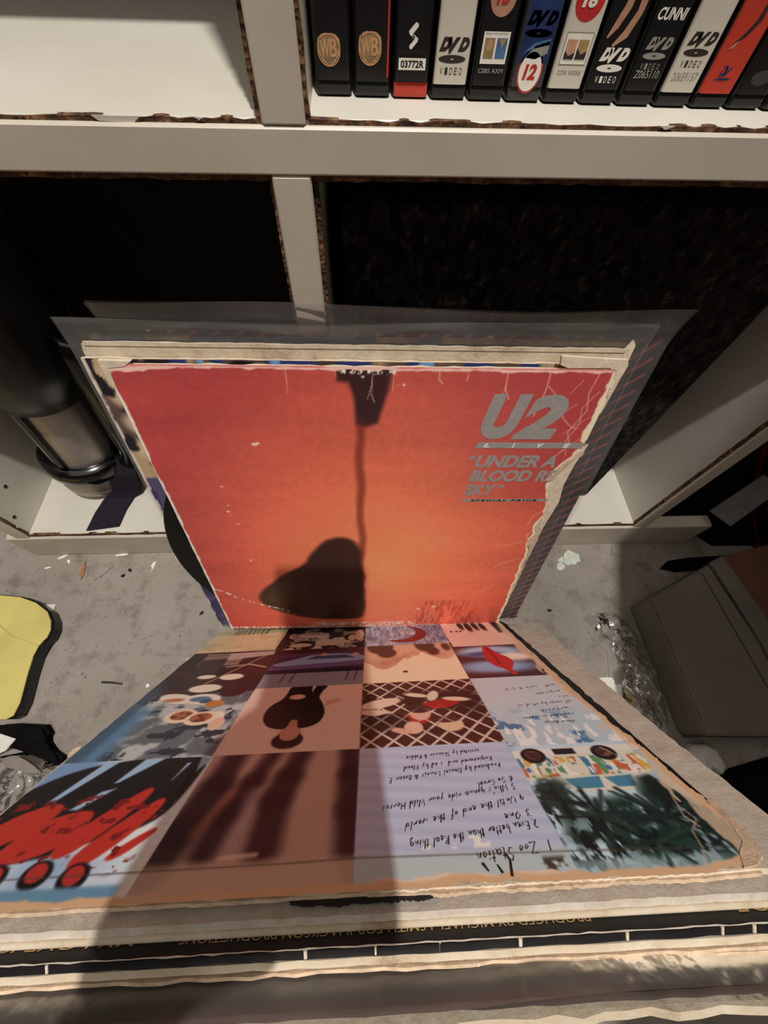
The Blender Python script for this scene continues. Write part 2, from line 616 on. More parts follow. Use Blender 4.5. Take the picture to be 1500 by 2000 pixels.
# ------------------------------------------------------------------ painted print helpers
class Art:
    def __init__(s, u0, u1, v0, v1, nx, ny):
        s.u, s.v = np.linspace(u0, u1, nx), np.linspace(v0, v1, ny)
        s.U, s.V = np.meshgrid(s.u, s.v)
        s.c = np.zeros((ny, nx, 3))

    def noise(s, size, seed, octv=3, su=1.0, sv=1.0):
        out = np.zeros_like(s.U)
        amp, tot = 1.0, 0.0
        rs = np.random.RandomState(seed)
        for _ in range(octv):
            x, y = s.U / size * su + 1000, s.V / size * sv + 1000
            x0, y0 = np.floor(x).astype(int), np.floor(y).astype(int)
            fx, fy = x - x0, y - y0
            fx, fy = fx * fx * (3 - 2 * fx), fy * fy * (3 - 2 * fy)
            g = rs.rand(257, 257)
            a, b = g[y0 % 257, x0 % 257], g[y0 % 257, (x0 + 1) % 257]
            c, d = g[(y0 + 1) % 257, x0 % 257], g[(y0 + 1) % 257, (x0 + 1) % 257]
            out += amp * ((a * (1 - fx) + b * fx) * (1 - fy) + (c * (1 - fx) + d * fx) * fy)
            tot += amp
            amp *= 0.5
            size /= 2.0
        return out / tot

    def put(s, m, col):
        col = np.array(col, float)
        s.c = s.c * (1 - m[..., None]) + col * m[..., None]

    @staticmethod
    def ss(d, soft):
        t = np.clip(0.5 + d / max(soft, 1e-6), 0, 1)
        return t * t * (3 - 2 * t)

    def rect(s, u0, u1, v0, v1, soft=0.5):
        return s.ss(np.minimum(np.minimum(s.U - u0, u1 - s.U), np.minimum(s.V - v0, v1 - s.V)), soft)

    def ell(s, cu, cv, ru, rv, soft=1.0, ang=0.0):
        ca, sa = math.cos(math.radians(ang)), math.sin(math.radians(ang))
        x, y = (s.U - cu) * ca + (s.V - cv) * sa, -(s.U - cu) * sa + (s.V - cv) * ca
        q = np.sqrt((x / ru) ** 2 + (y / rv) ** 2)
        return s.ss((1 - q) * min(ru, rv), soft)

    def seg(s, p, q):
        px, py = p
        dx, dy = q[0] - px, q[1] - py
        L = dx * dx + dy * dy + 1e-12
        t = np.clip(((s.U - px) * dx + (s.V - py) * dy) / L, 0, 1)
        return np.hypot(s.U - px - t * dx, s.V - py - t * dy)

    def line(s, pts, w, soft=0.6):
        d = None
        for p, q in zip(pts, pts[1:]):
            e = s.seg(p, q)
            d = e if d is None else np.minimum(d, e)
        return s.ss(w / 2 - d, soft)

    def poly(s, pts, soft=0.8):
        inside = np.zeros(s.U.shape, bool)
        d = None
        for p, q in zip(pts, pts[1:] + pts[:1]):
            e = s.seg(p, q)
            d = e if d is None else np.minimum(d, e)
            if p[1] != q[1]:
                c = ((p[1] > s.V) != (q[1] > s.V)) & (s.U < (q[0] - p[0]) * (s.V - p[1]) / (q[1] - p[1]) + p[0])
                inside ^= c
        return s.ss(np.where(inside, d, -d), soft)

    def sheet(s, name, parent, mat, fn, keep=None, gain=1.0):
        """Grid mesh with the painting as its colour attribute; 'keep' cuts torn edges."""
        ny, nx = s.U.shape
        P = fn(s.U.ravel() / 1000.0, s.V.ravel() / 1000.0)
        if isinstance(P, tuple):
            P = np.stack([np.broadcast_to(c, nx * ny) for c in P], 1)
        idx = np.arange(nx * ny).reshape(ny, nx)
        q = np.stack([idx[:-1, :-1], idx[:-1, 1:], idx[1:, 1:], idx[1:, :-1]], -1)
        if keep is not None:
            k = keep[:-1, :-1] & keep[:-1, 1:] & keep[1:, 1:] & keep[1:, :-1]
            q = q[k]
        q = q.reshape(-1, 4)
        me = bpy.data.meshes.new(name)
        me.vertices.add(nx * ny)
        me.vertices.foreach_set('co', P.astype(np.float32).ravel())
        me.loops.add(q.size)
        me.loops.foreach_set('vertex_index', q.astype(np.int32).ravel())
        me.polygons.add(len(q))
        me.polygons.foreach_set('loop_start', np.arange(0, q.size, 4, dtype=np.int32))
        me.update(calc_edges=True)
        at = me.color_attributes.new('print', 'FLOAT_COLOR', 'POINT')
        col = np.ones((nx * ny, 4), np.float32)
        col[:, :3] = np.clip(lin_arr(s.c.reshape(-1, 3)) * gain, 0, 1)
        at.data.foreach_set('color', col.ravel())
        return link(name, me, mat, parent, True)


# ------------------------------------------------------------------ room shell
me = mesh('floor', [(-1.6, -1.6, 0), (1.6, -1.6, 0), (1.6, 0.6, 0), (-1.6, 0.6, 0), (-1.6, -1.6, -.02), (1.6, -1.6, -.02), (1.6, 0.6, -.02), (-1.6, 0.6, -.02)],
          [(0, 1, 2, 3), (7, 6, 5, 4), (0, 4, 5, 1), (1, 5, 6, 2), (2, 6, 7, 3), (3, 7, 4, 0)])
tag(struct(link('floor', me, 'concrete')), 'bare grey concrete floor scattered with debris', 'floor')
tag(struct(box('wall_back', -1.6, 1.6, 0.54, 0.58, 0, 1.5, 'plaster')), 'dim plaster wall behind the white bookcase', 'wall')

# ------------------------------------------------------------------ bookcase
Y0 = 0.2029            # front of the edging strips
YB = Y0 + 0.0030       # front of the boards
YE = 0.500             # back of the boards
XL0, XL1 = -0.409, -0.391
XR0, XR1 = 0.3325, 0.3505
UX0, UX1 = -0.0372, -0.0186
Z_BOT, Z_M0, Z_M1, Z_T0, Z_T1 = 0.0545, 0.3993, 0.4176, 0.8080, 0.8260
bc = empty('bookcase', (0, Y0, 0))
tag(bc, 'white melamine bookcase with chipped chipboard edges along the back', 'bookcase')


def bpart(name, x0, x1, y0, y1, z0, z1, mat, bev=0.0004):
    o = box(name, x0, x1, y0 - Y0, y1 - Y0, z0, z1, mat, bc, bev, 1)
    return o


def rough_strip(name, p0, p1, ax, w0, w1, depth, seed):
    """Raw chipboard edge: a strip along p0-p1 (x,z) with a broken outline, standing just off the board front."""
    r = random.Random(seed)
    n = 60
    front, back = [], []
    vs, fs = [], []
    for i in range(n + 1):
        t = i / n
        x, z = p0[0] + (p1[0] - p0[0]) * t, p0[1] + (p1[1] - p0[1]) * t
        a, b = w0 + r.uniform(-.0004, .0004), w1 + r.uniform(-.0004, .0004)
        for s_, e in ((a, 0), (b, 1)):
            xx, zz = (x + s_, z) if ax == 'x' else (x, z + s_)
            vs.append((xx, YB - Y0 - depth + r.uniform(-.0004, .0002), zz))
            vs.append((xx, YB - Y0 + .002, zz))
    for i in range(n):
        a = i * 4
        fs += [(a, a + 4, a + 6, a + 2), (a, a + 1, a + 5, a + 4), (a + 2, a + 6, a + 7, a + 3)]
    o = link(name, mesh(name, vs, fs), 'chip', bc)
    return o


bpart('side_panel', XL0, XL1, YB, YE, 0, Z_T1, 'melamine')
bpart('side_panel', XR0, XR1, YB, YE, 0, Z_T1, 'melamine')
bpart('shelf_board', XL1, XR0, YB, YE, Z_BOT - .018, Z_BOT, 'melamine')
bpart('shelf_board', XL1, XR0, YB, YE, Z_M0, Z_M1, 'melamine')
bpart('top_board', XL1, XR0, YB, YE, Z_T0, Z_T1, 'melamine')
bpart('divider', UX0, UX1, YB, YE, Z_BOT, Z_M0, 'melamine')
bpart('divider', UX0, UX1, YB, YE, Z_M1, Z_T0, 'melamine')
bpart('back_panel', XL0, XR1, YE, YE + .004, 0, Z_T1, 'hardboard', 0)
# white edging strips, a little narrower than the boards and standing proud of them
bpart('edging', XL0 - .02, XR1 + .02, Y0, YB, 0.4007, 0.4161, 'edging', .0008)
bpart('edging', -0.0365, -0.0198, Y0 + .0002, YB, Z_BOT + .0005, 0.4005, 'edging', .0008)
bpart('edging', -0.0365, -0.0198, Y0 + .0002, YB, 0.4163, Z_T0 + .001, 'edging', .0008)
bpart('edging', XR0 + .0012, XR1 - .0008, Y0 + .0002, YB, 0.0505, 0.4005, 'edging', .0008)
bpart('edging', XL0 + .0008, XL1 - .0012, Y0 + .0002, YB, 0.0505, 0.4005, 'edging', .0008)
bpart('edging', XL0, XR1, Y0, YB, Z_T0 + .0015, Z_T1 - .0015, 'edging', .0008)
# raw chipboard showing past the edging
rough_strip('chipboard_edge', (XL0, Z_M1), (UX0, Z_M1), 'z', -.0024, -.0001, .0006, 1)
rough_strip('chipboard_edge', (UX1, Z_M1), (XR1, Z_M1), 'z', -.0024, -.0001, .0006, 2)
rough_strip('chipboard_edge', (XL0, Z_M0), (UX0, Z_M0), 'z', -.0012, .0030, .0006, 3)
rough_strip('chipboard_edge', (UX1, Z_M0), (XR1, Z_M0), 'z', -.0012, .0030, .0006, 4)
rough_strip('chipboard_edge', (UX0, Z_BOT), (UX0, Z_M0), 'x', -.0008, .0020, .0006, 5)
rough_strip('chipboard_edge', (UX1, Z_BOT), (UX1, Z_M0), 'x', -.0022, .0012, .0006, 6)
rough_strip('chipboard_edge', (UX0, Z_M1), (UX0, Z_T0), 'x', -.0012, .0020, .0006, 7)
rough_strip('chipboard_edge', (UX1, Z_M1), (UX1, Z_T0), 'x', -.0022, .0004, .0006, 8)
rough_strip('chipboard_edge', (XR0, Z_BOT), (XR0, Z_M0), 'x', -.0003, .0024, .0010, 9)
rough_strip('chipboard_edge', (XL1, Z_BOT), (XL1, Z_M0), 'x', -.0024, .0003, .0010, 10)
rough_strip('chipboard_edge', (XL0, Z_BOT), (XR1, Z_BOT), 'z', -.0036, -.0002, .0008, 11)
# chips of melamine still hanging on the raw edges
for x0, x1, d in ((-.100, -.082, .0012), (-.151, -.144, .0007), (.12, .126, .0006), (-.062, -.058, .0005)):
    prism('melamine_chip', [(x0, Z_M1 + .0003), (x0 + .002, Z_M1 - d), (x1 - .003, Z_M1 - d * 1.3), (x1, Z_M1 + .0003)], YB - Y0 - .0014, YB - Y0 - .0010, 'melamine', bc, 'y')
bpart('kickboard', XL0 - .012, 0.436, Y0 - .0005, Y0 + .0155, 0.0, 0.0498, 'edging', .0015)
for zz, yy in ((.0802, .2154), (.105, .24)):
    b_ = lathe('screw_hole', [(0, .0004), (.0019, .0004), (.0023, 0)], 'black_ink', bc, 12)
    b_.location = (XL1 + .0001, yy - Y0, zz)
    b_.rotation_euler = (0, math.pi / 2, 0)

# ------------------------------------------------------------------ DVD cases
PIT, DX0, DH = 0.01558, -0.0166, 0.190


def dvd_case(i, label, spine, foot='black_plastic', foot_h=0.0048, body='black_plastic'):
    x = DX0 + i * PIT
    y = 0.2279 - 0.0047 * i / 9.0
    t = empty('dvd_case', (x, y, Z_M1 + .0001))
    tag(t, label, 'dvd case', 'dvd cases on the upper shelf')
    wd = PIT - .0010
    box('case', 0.0002, wd, 0.0010, 0.1340, 0, DH, body, t, .0016, 3)
    # paper insert under a clear wrap, slightly proud and round at its long edges
    prof = [(.0007, .0012), (.0011, .0003), (.0019, 0), (wd - .0017, 0), (wd - .0009, .0003), (wd - .0005, .0012)]
    vs = [(a, b, z) for z in (foot_h, DH - .004) for a, b in prof]
    n = len(prof)
    link('spine_insert', mesh('spine_insert', vs, [(k, k + 1, n + k + 1, n + k) for k in range(n - 1)]), spine, t, False)
    box('foot_band', .0005, wd - .0003, .0004, .003, .0004, foot_h, foot, t, .0012, 2)
    return t, wd


def spr(t, fl, name, mat, d=1):
    return fl.build(name, mat, t, lambda x, y: (x, -.00006 * d, y))


def dvd_logo(t, wd, z, mat, w=.0108, disc=True, video=True, cx=None):
    """'DVD' in heavy italics over a flat disc with a hole, 'VIDEO' spaced below."""
    cx = cx or wd / 2
    fl = Flat()
    h = w * .33
    fl.text('D', cx - w * .50, cx - w * .12, z, z + h, .45, .085)
    fl.text('V', cx - w * .20, cx + w * .20, z - h * .14, z + h, .35, .075)
    fl.text('D', cx + w * .14, cx + w * .52, z, z + h, .45, .085)
    if disc:
        fl.ring(cx - w * .02, z - h * .52, w * .47, h * .30, w * .07, h * .06)
    if video:
        for k, c in enumerate('VIDEO'):
            a = cx - w * .40 + k * w * .17
            fl.text(c, a, a + w * .10, z - h * 1.65, z - h * 1.12)
    return spr(t, fl, 'dvd_logo', mat)


def shield(t, wd, z0, z1, cx=None, w=.0088):
    cx = cx or wd / 2
    h = z1 - z0

    def outline(k):
        pts = []
        for a, b in ((0, 0), (.28, .16), (.44, .38), (.5, .62), (.46, .84), (.3, .96), (.13, 1.0), (0, .97),
                     (-.13, 1.0), (-.3, .96), (-.46, .84), (-.5, .62), (-.44, .38), (-.28, .16)):
            pts.append((cx + a * w * k, z0 + h * .5 + (b - .5) * h * k))
        return pts
    em = spr(t, Flat().poly(outline(1.0)), 'shield_emblem', 'bronze_ink')
    spr(em, Flat().poly(outline(.86)), 'shield_field', 'olive_ink', 2)
    f = Flat()
    f.text('W', cx - w * .38, cx + w * .04, z0 + h * .30, z0 + h * .84, 0, .02)
    f.text('B', cx + w * .04, cx + w * .36, z0 + h * .30, z0 + h * .84, 0, .02)
    f.ring(cx, z0 + h * .5, w * .5, h * .5, w * .46, h * .46)
    spr(em, f, 'shield_letters', 'bronze_ink', 3)


def age_badge(t, wd, z, ru, rv, num, ring, face, ink, cx=None):
    cx = cx or wd / 2
    bd = spr(t, Flat().ring(cx, z, ru, rv), 'age_badge', ring)
    if face:
        spr(bd, Flat().ring(cx, z, ru * .88, rv * .90), 'age_badge_face', face, 2)
    spr(bd, Flat().text(num, cx - ru * .52, cx + ru * .52, z - rv * .36, z + rv * .36, .15, .05), 'age_number', ink, 3)


def caption(t, wd, z0, z1, txt, mat, m=.0022):
    spr(t, Flat().text(txt, m, wd - m, z0, z1, 0, .01), 'code_text', mat)


t, w_ = dvd_case(0, 'black DVD case with a gold shield, first from the white divider', 'dvd_black')
shield(t, w_, .0086, .0172, .0062)
t, w_ = dvd_case(1, 'black DVD case with a gold shield, second from the white divider', 'dvd_black')
shield(t, w_, .0092, .0180, .0064)
spr(t, Flat().rect(w_ - .0016, w_ - .0009, .006, .18), 'red_stripe', 'red_ink')
t, w_ = dvd_case(2, 'black DVD case with a white S mark and a red foot', 'dvd_black', 'dvd_red', .0052)
f = Flat()
f.poly([(.0054, .0184), (.0078, .0205), (.0088, .0202), (.0088, .0194), (.0068, .0176), (.0078, .0168), (.0074, .0165), (.0056, .0176)])
f.poly([(.0088, .0158), (.0066, .0138), (.0058, .0141), (.0058, .0148), (.0076, .0164), (.0066, .0172), (.0071, .0176), (.0090, .0166)])
spr(t, f, 's_emblem', 'white_ink')
caption(t, w_, .0128, .0136, 'SCANBOX VIDEO', 'dark_ink', .002)
spr(t, Flat().rect(.0020, .0126, .0084, .0116), 'code_label', 'white_ink')
spr(t, Flat().text('03772R', .0028, .0119, .0090, .0110, 0, .03), 'code_text', 'black_ink', 2)
t, w_ = dvd_case(3, 'white DVD spine with a large black disc logo', 'dvd_white')
dvd_logo(t, w_, .0136, 'dark_ink', .0112)
t, w_ = dvd_case(4, 'black DVD case with a small label of two pictures', 'dvd_black')
age_badge(t, w_, .0270, .0046, .0046, '15', 'skin_ink', None, 'red_ink')
spr(t, Flat().rect(.0024, .0124, .0108, .0190), 'picture_label', 'white_ink')
spr(t, Flat().rect(.0032, .0070, .0122, .0174), 'picture', 'olive_ink', 2)
spr(t, Flat().rect(.0078, .0117, .0122, .0174), 'picture', 'blue_ink', 2)
spr(t, Flat().poly([(.0084, .0172), (.0112, .0172), (.0098, .0150)]), 'picture_patch', 'gold_ink', 3)
spr(t, Flat().ring(.0051, .0156, .0012, .0016), 'picture_patch', 'gold_ink', 3)
caption(t, w_, .0182, .0187, 'SINGLE DISC EDITION', 'dark_ink', .0030)
caption(t, w_, .0083, .0096, 'C085 AXM', 'grey_ink', .0024)
t, w_ = dvd_case(5, 'navy DVD case with a white twelve rating badge', 'dvd_grey', 'dvd_grey')
spr(t, Flat().rect(.0016, w_ - .0012, .0114, .18), 'blue_panel', 'dvd_navy')
spr(t, Flat().poly([(.004, .0128), (.0072, .0158), (.0124, .0172), (.0124, .0140), (.0080, .0124)]), 'pale_wing', 'grey_ink', 2)
spr(t, Flat().poly([(.003, .0140), (.0066, .0166), (.0126, .0178), (.0126, .0162), (.007, .0152)]), 'blue_wing', 'blue_ink', 2)
dvd_logo(t, w_, .0208, 'white_ink', .0108, True, False)
age_badge(t, w_, .0090, .0049, .0060, '12', 'red_ink', 'white_ink', 'red_ink')
t, w_ = dvd_case(6, 'white DVD spine with a red eighteen badge at the top', 'dvd_white')
age_badge(t, w_, .0272, .0052, .0052, '18', 'red_ink', None, 'white_ink')
spr(t, Flat().rect(.0022, .0126, .0112, .0196), 'picture_label', 'grey_ink')
spr(t, Flat().rect(.0025, .0123, .0115, .0193), 'picture_label', 'white_ink', 2)
spr(t, Flat().rect(.0032, .0071, .0128, .0178), 'picture', 'skin_ink', 3)
spr(t, Flat().rect(.0077, .0117, .0128, .0178), 'picture', 'gold_ink', 3)
spr(t, Flat().poly([(.0032, .0128), (.0071, .0128), (.0071, .0146), (.0050, .0136), (.0032, .0150)]), 'picture_patch', 'dark_ink', 4)
spr(t, Flat().poly([(.0077, .0128), (.0117, .0128), (.0117, .0150), (.0096, .0140), (.0077, .0158)]), 'picture_patch', 'dark_ink', 4)
caption(t, w_, .0086, .0098, 'CDR 90038', 'grey_ink', .0026)
t, w_ = dvd_case(7, 'black DVD case with white disc logo below tan streaks', 'dvd_black')
dvd_logo(t, w_, .0126, 'white_ink', .0108)
f = Flat()
f.stroke([(.0020, .0185), (.0040, .0215), (.0060, .026), (.0066, .032)], [.0006, .0022, .0026, .002])
f.stroke([(.0050, .0165), (.0086, .0195), (.0110, .025), (.0112, .032)], [.0008, .0026, .0022, .003])
spr(t, f, 'tan_streaks', 'skin_ink')
t, w_ = dvd_case(8, 'black DVD case with two lines of pale text and a small disc logo', 'dvd_black')
spr(t, Flat().text('CUNNI', .0022, .0128, .0232, .0262, .2, .03), 'title_text', 'white_ink')
dvd_logo(t, w_, .0160, 'grey_ink', .0096)
caption(t, w_, .0084, .0106, 'Z065110', 'grey_ink', .0024)
t, w_ = dvd_case(9, 'white DVD spine with a grey disc logo beside a red case', 'dvd_white')
dvd_logo(t, w_, .0174, 'dark_ink', .0104)
caption(t, w_, .0080, .0104, '20659157', 'grey_ink', .0022)
t, w_ = dvd_case(10, 'red DVD case with a dark wavy mark on its spine', 'dvd_red')
f = Flat()
f.stroke([(.0038, .0176), (.0070, .0205), (.0092, .024), (.0094, .030)], [.0004, .0014, .0018, .0014])
spr(t, f, 'dark_wave', 'dark_ink')
spr(t, Flat().poly([(.0030, .0166), (.0046, .0172), (.0062, .0192), (.0046, .0184)]), 'tan_tip', 'skin_ink', 2)
f = Flat()
f.text('D', .0048, .0074, .0098, .0126, .4, .03)
f.text('V', .0066, .0092, .0094, .0122, .4, .03)
f.rect(.0034, .0086, .0086, .0092, .002)
spr(t, f, 'dark_logo', 'dvd_navy', 2)
t, w_ = dvd_case(11, 'black DVD case with blurred pale marks right of the red case', 'dvd_black')
spr(t, Flat().ring(.0072, .0096, .0040, .0022), 'pale_mark', 'dvd_grey')
spr(t, Flat().ring(.0104, .0166, .0020, .0022), 'pale_mark', 'dvd_grey')
t, w_ = dvd_case(12, 'dark DVD case, rightmost in the row, cut by the photo edge', 'dvd_grey')

# ------------------------------------------------------------------ boxed speaker in the right bay
sp = empty('speaker_box', (0.125, 0.2456, Z_BOT))
tag(sp, 'tall box covered in black carpet inside the lower right bay', 'speaker')
bm = bmesh.new()
bm_box(bm, -.135, .1587, 0, .235, 0.0006, .318, .004, 2)
bmesh.ops.subdivide_edges(bm, edges=bm.edges, cuts=3, use_grid_fill=True)
link('cabinet', from_bm('cabinet', bm), 'carpet', sp)
for x_ in (-.12, .144):
    for y_ in (.012, .222):
        box('foot', x_ - .008, x_ + .008, y_ - .006, y_ + .006, 0, .0006, 'black_plastic', sp)

# ------------------------------------------------------------------ silver canister in the left bay
cz = empty('canister', (-0.329, 0.290, Z_BOT + .0072), Matrix.Rotation(math.radians(10), 3, 'Y'))
tag(cz, 'silver canister in a black plastic frame leaning on the lower left shelf', 'canister')
lathe('silver_body', [(0, 0), (.038, 0), (.0405, .003), (.041, .010), (.036, .022), (.0345, .03), (.0345, .172), (.034, .176)], 'silver_metal', cz, 56)
lathe('black_top', [(.0350, .140), (.0385, .142), (.0430, .158), (.0500, .176), (.0520, .190), (.0520, .285), (.048, .292), (.012, .296), (0, .296)], 'black_plastic', cz, 56)
lathe('ring', [(.0350, .030), (.0430, .031), (.0450, .034), (.0458, .042), (.0450, .050), (.0430, .053), (.0350, .055)], 'black_gloss', cz, 56)
for a in (-1.72, -.15, 1.42, 3.0):
    c, s_ = math.cos(a), math.sin(a)
    prism('strut', [((.0340) * c - .0035 * s_, .0340 * s_ + .0035 * c), (.0340 * c + .0035 * s_, .0340 * s_ - .0035 * c),
                    (.0385 * c + .0035 * s_, .0385 * s_ - .0035 * c), (.0385 * c - .0035 * s_, .0385 * s_ + .0035 * c)], 0.048, .150, 'black_gloss', cz, 'z', .0006)
hb = bmesh.new()
tube_bm(hb, [(.040, -.006, .044), (.056, -.010, .050), (.062, -.012, .075), (.062, -.012, .16), (.058, -.010, .20), (.045, -.006, .215)], [.013, .0145, .0145, .0145, .014, .012], 16)
link('handle', from_bm('handle', hb), 'black_gloss', cz, True)
# webbing strap from the handle down onto the shelf (points in room coordinates, brought into the canister's frame)
vs, fs = [], []
cinv = cz.matrix_world.inverted()
path = [(-.270, .276, .112), (-.276, .262, .092), (-.288, .257, .0640), (-.2985, .2530, .0572), (-.3040, .2360, .0562), (-.3070, .2135, .0560)]
for k, (x_, y_, z_) in enumerate(path):
    wv = [.010, .013, .0165, .0176, .0178, .0180][k]
    vs += [(x_ - wv, y_ - .001 * k, z_), (x_ + wv, y_, z_ + .0003), (x_ - wv, y_ - .001 * k, z_ + .0009), (x_ + wv, y_, z_ + .0012)]
for k in range(len(path) - 1):
    a = k * 4
    fs += [(a, a + 1, a + 5, a + 4), (a + 2, a + 6, a + 7, a + 3), (a, a + 4, a + 6, a + 2), (a + 1, a + 3, a + 7, a + 5)]
vs = [tuple(cinv @ Vector(v)) for v in vs]
link('strap', mesh('strap', vs, fs + [(len(vs) - 4, len(vs) - 3, len(vs) - 1, len(vs) - 2)]), 'navy_strap', cz)

# ------------------------------------------------------------------ record sleeves
RA = Matrix(((0.99989659, 0.00802775, 0.01193176), (-0.01107080, 0.95924385, 0.28236267), (-0.00917873, -0.28246556, 0.95923353)))
RB = Matrix(((0.99948277, -0.02441080, -0.02093560), (0.01127900, 0.87574397, -0.48264406), (0.03011595, 0.48215829, 0.87556634)))
KA = 0.98
TA = Vector((0.000350, 0.09912, 0.01848))
TB = Vector((-0.004444, 0.098279, 0.011972))


def sleeve_root(label, rot, loc, group=None):
    return tag(empty('record_sleeve', loc, rot), label, 'record sleeve', group)


def ragged(u0, u1, v0, v1, jit, seed, n=46, rad=0.0):
    """A square outline in (u,v) with a worn, slightly uneven edge."""
    r = random.Random(seed)
    c = [(u0, v0), (u1, v0), (u1, v1), (u0, v1)]
    out = []
    for k in range(4):
        a, b = c[k], c[(k + 1) % 4]
        for i in range(n):
            t = i / n
            j = r.uniform(-jit, jit)
            x, y = a[0] + (b[0] - a[0]) * t, a[1] + (b[1] - a[1]) * t
            if rad:
                x = min(max(x, u0), u1)
                for (cx, cy, sx, sy) in ((u0, v0, 1, 1), (u1, v0, -1, 1), (u1, v1, -1, -1), (u0, v1, 1, -1)):
                    dx, dy = rad - abs(x - cx), rad - abs(y - cy)
                    if dx > 0 and dy > 0:
                        d = math.hypot(dx, dy)
                        if d > 1e-9:
                            q = rad / max(d, rad)
                            x, y = cx + sx * (rad - dx * q), cy + sy * (rad - dy * q)
            out.append((x + (j if k in (1, 3) else 0), y + (j if k in (0, 2) else 0)))
    return out


def slab(name, outline, y0, y1, mat, parent, k=1.0):
    return prism(name, [(u * k, v * k) for u, v in outline], y0 * k, y1 * k, mat, parent, 'y')


def A_(off):
    return lambda u, v: (u * KA, -off, v * KA)


# --- front cover: the orange-red sleeve
sA = sleeve_root('orange-red sleeve with silver lettering, standing frontmost', RA, TA)
slab('cover_board', ragged(-.1572, .1545, -.0045, .3150, .0006, 3), 0.0004, .0028, 'cream', sA, KA)
art = Art(-156.8, 157.2, -4, 315.5, 470, 478)
U, V = art.U, art.V
n1, n2, n3 = art.noise(150, 1, 3), art.noise(26, 2, 4, .35, 1.6), art.noise(3.2, 3, 3)
d = np.sqrt(((U - 18) / 150) ** 2 + ((V - 110) / 185) ** 2)
col = np.empty_like(art.c)
for ch_, (a, b, c_) in enumerate(((228, 212, 172), (138, 104, 66), (92, 78, 64))):
    q1, q2 = np.clip(d / .75, 0, 1)[...], np.clip((d - .75) / .55, 0, 1)
    col[..., ch_] = a * (1 - q1) + b * q1
    col[..., ch_] = col[..., ch_] * (1 - q2) + c_ * q2
art.c = col * (1 + .20 * (n1 - .5) + .14 * (n2 - .5) + .10 * (n3 - .5))[..., None]
art.put(.65 * art.ss((U - 92) + .35 * (V - 250), 130) * art.ss(V - 205, 90), (158, 60, 64))
# blurred dark post with a ragged block at the top, over a boulder shape
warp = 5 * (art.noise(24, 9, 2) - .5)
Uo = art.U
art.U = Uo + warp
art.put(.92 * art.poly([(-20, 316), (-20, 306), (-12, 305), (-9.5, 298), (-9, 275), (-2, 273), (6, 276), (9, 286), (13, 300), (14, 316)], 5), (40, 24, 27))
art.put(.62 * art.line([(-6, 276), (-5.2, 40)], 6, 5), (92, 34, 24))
def soft_outline(pts, n=3):
    for _ in range(n):
        q_ = []
        for a, b in zip(pts, pts[1:] + pts[:1]):
            q_ += [(a[0] * .75 + b[0] * .25, a[1] * .75 + b[1] * .25), (a[0] * .25 + b[0] * .75, a[1] * .25 + b[1] * .75)]
        pts = q_
    return pts


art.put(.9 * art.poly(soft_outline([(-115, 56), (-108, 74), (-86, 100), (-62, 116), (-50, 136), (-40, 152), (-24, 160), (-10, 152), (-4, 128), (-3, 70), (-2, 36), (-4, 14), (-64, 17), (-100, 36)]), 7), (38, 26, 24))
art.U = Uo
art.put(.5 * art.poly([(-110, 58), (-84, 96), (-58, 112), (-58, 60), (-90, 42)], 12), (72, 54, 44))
art.put(.35 * art.ss(art.noise(6, 12, 4, 2.4, .5) - .56, .2) * art.ss(60 - V, 30) * art.ss(art.rect(60, 120, 0, 50, 16) - .3, .5), (120, 30, 30))
# ring wear, scratches, creases
spk = art.noise(1.6, 21, 2)
art.put(art.ss(spk - .60, .10) * art.line([(-152, 78), (-132, 60), (-112, 48), (-100, 42), (-86, 34)], 3.0, 2.0), (232, 214, 196))
art.put(art.ss(spk - .54, .10) * art.rect(-62, 58, 1, 9, 4), (226, 210, 196))
art.put(art.ss(spk - .50, .10) * art.rect(-157, 157, -4, 1.5, 1), (190, 180, 170))
art.put(art.ss(art.noise(1.2, 31, 2) - .60, .08) * art.rect(-18, 18, 311, 317, 3), (236, 226, 214))
for pts, w in (([(-50.5, 316), (-50, 306), (-51, 297)], .7), ([(16, 316), (15.5, 300)], .6), ([(2.8, 316), (2.5, 298), (4.5, 291)], .9), ([(2.5, 303), (-.5, 294)], .6),
               ([(44, 316), (45, 308), (47, 305)], 1.2), ([(63, 316), (62, 307)], .8), ([(86.5, 316), (88, 302), (92, 294)], 1.1), ([(88, 303), (85, 294)], .7),
               ([(113.5, 316), (115, 302), (113, 282)], 1.2), ([(115, 304), (122, 298), (127, 288), (134, 280), (140, 274), (146, 272)], .9),
               ([(137, 308), (131, 298)], .6), ([(-20, 316), (-20.5, 307)], .6), ([(146, 316), (144, 300), (148, 286), (141, 270), (146, 258), (138, 246)], 1.0),
               ([(150, 300), (143, 288), (147, 276), (142, 262), (146, 250)], .8), ([(152, 282), (138, 268)], .6), ([(139, 292), (128, 281), (122, 276)], .6), ([(151, 264), (140, 250)], .6),
               ([(148, 246), (143, 236), (136, 230)], .8), ([(143, 150), (132, 146), (121, 146)], .9), ([(150, 128), (135, 120), (126, 112)], .9), ([(146, 112), (131, 108)], .6),
               ([(150, 192), (143, 186), (141, 172)], 1.0), ([(152, 170), (144, 160), (150, 152)], 1.2), ([(134, 84), (122, 70), (112, 63)], .7), ([(78, 40), (66, 8)], .9), ([(60, 36), (54, 28)], 1.0), ([(118, 30), (108, 12)], .7)):
    jp = [(a + rnd.uniform(-.6, .6), b + rnd.uniform(-.6, .6)) for a, b in pts]
    art.put(.7 * art.line(jp, w * .62, .7), (226, 186, 156))
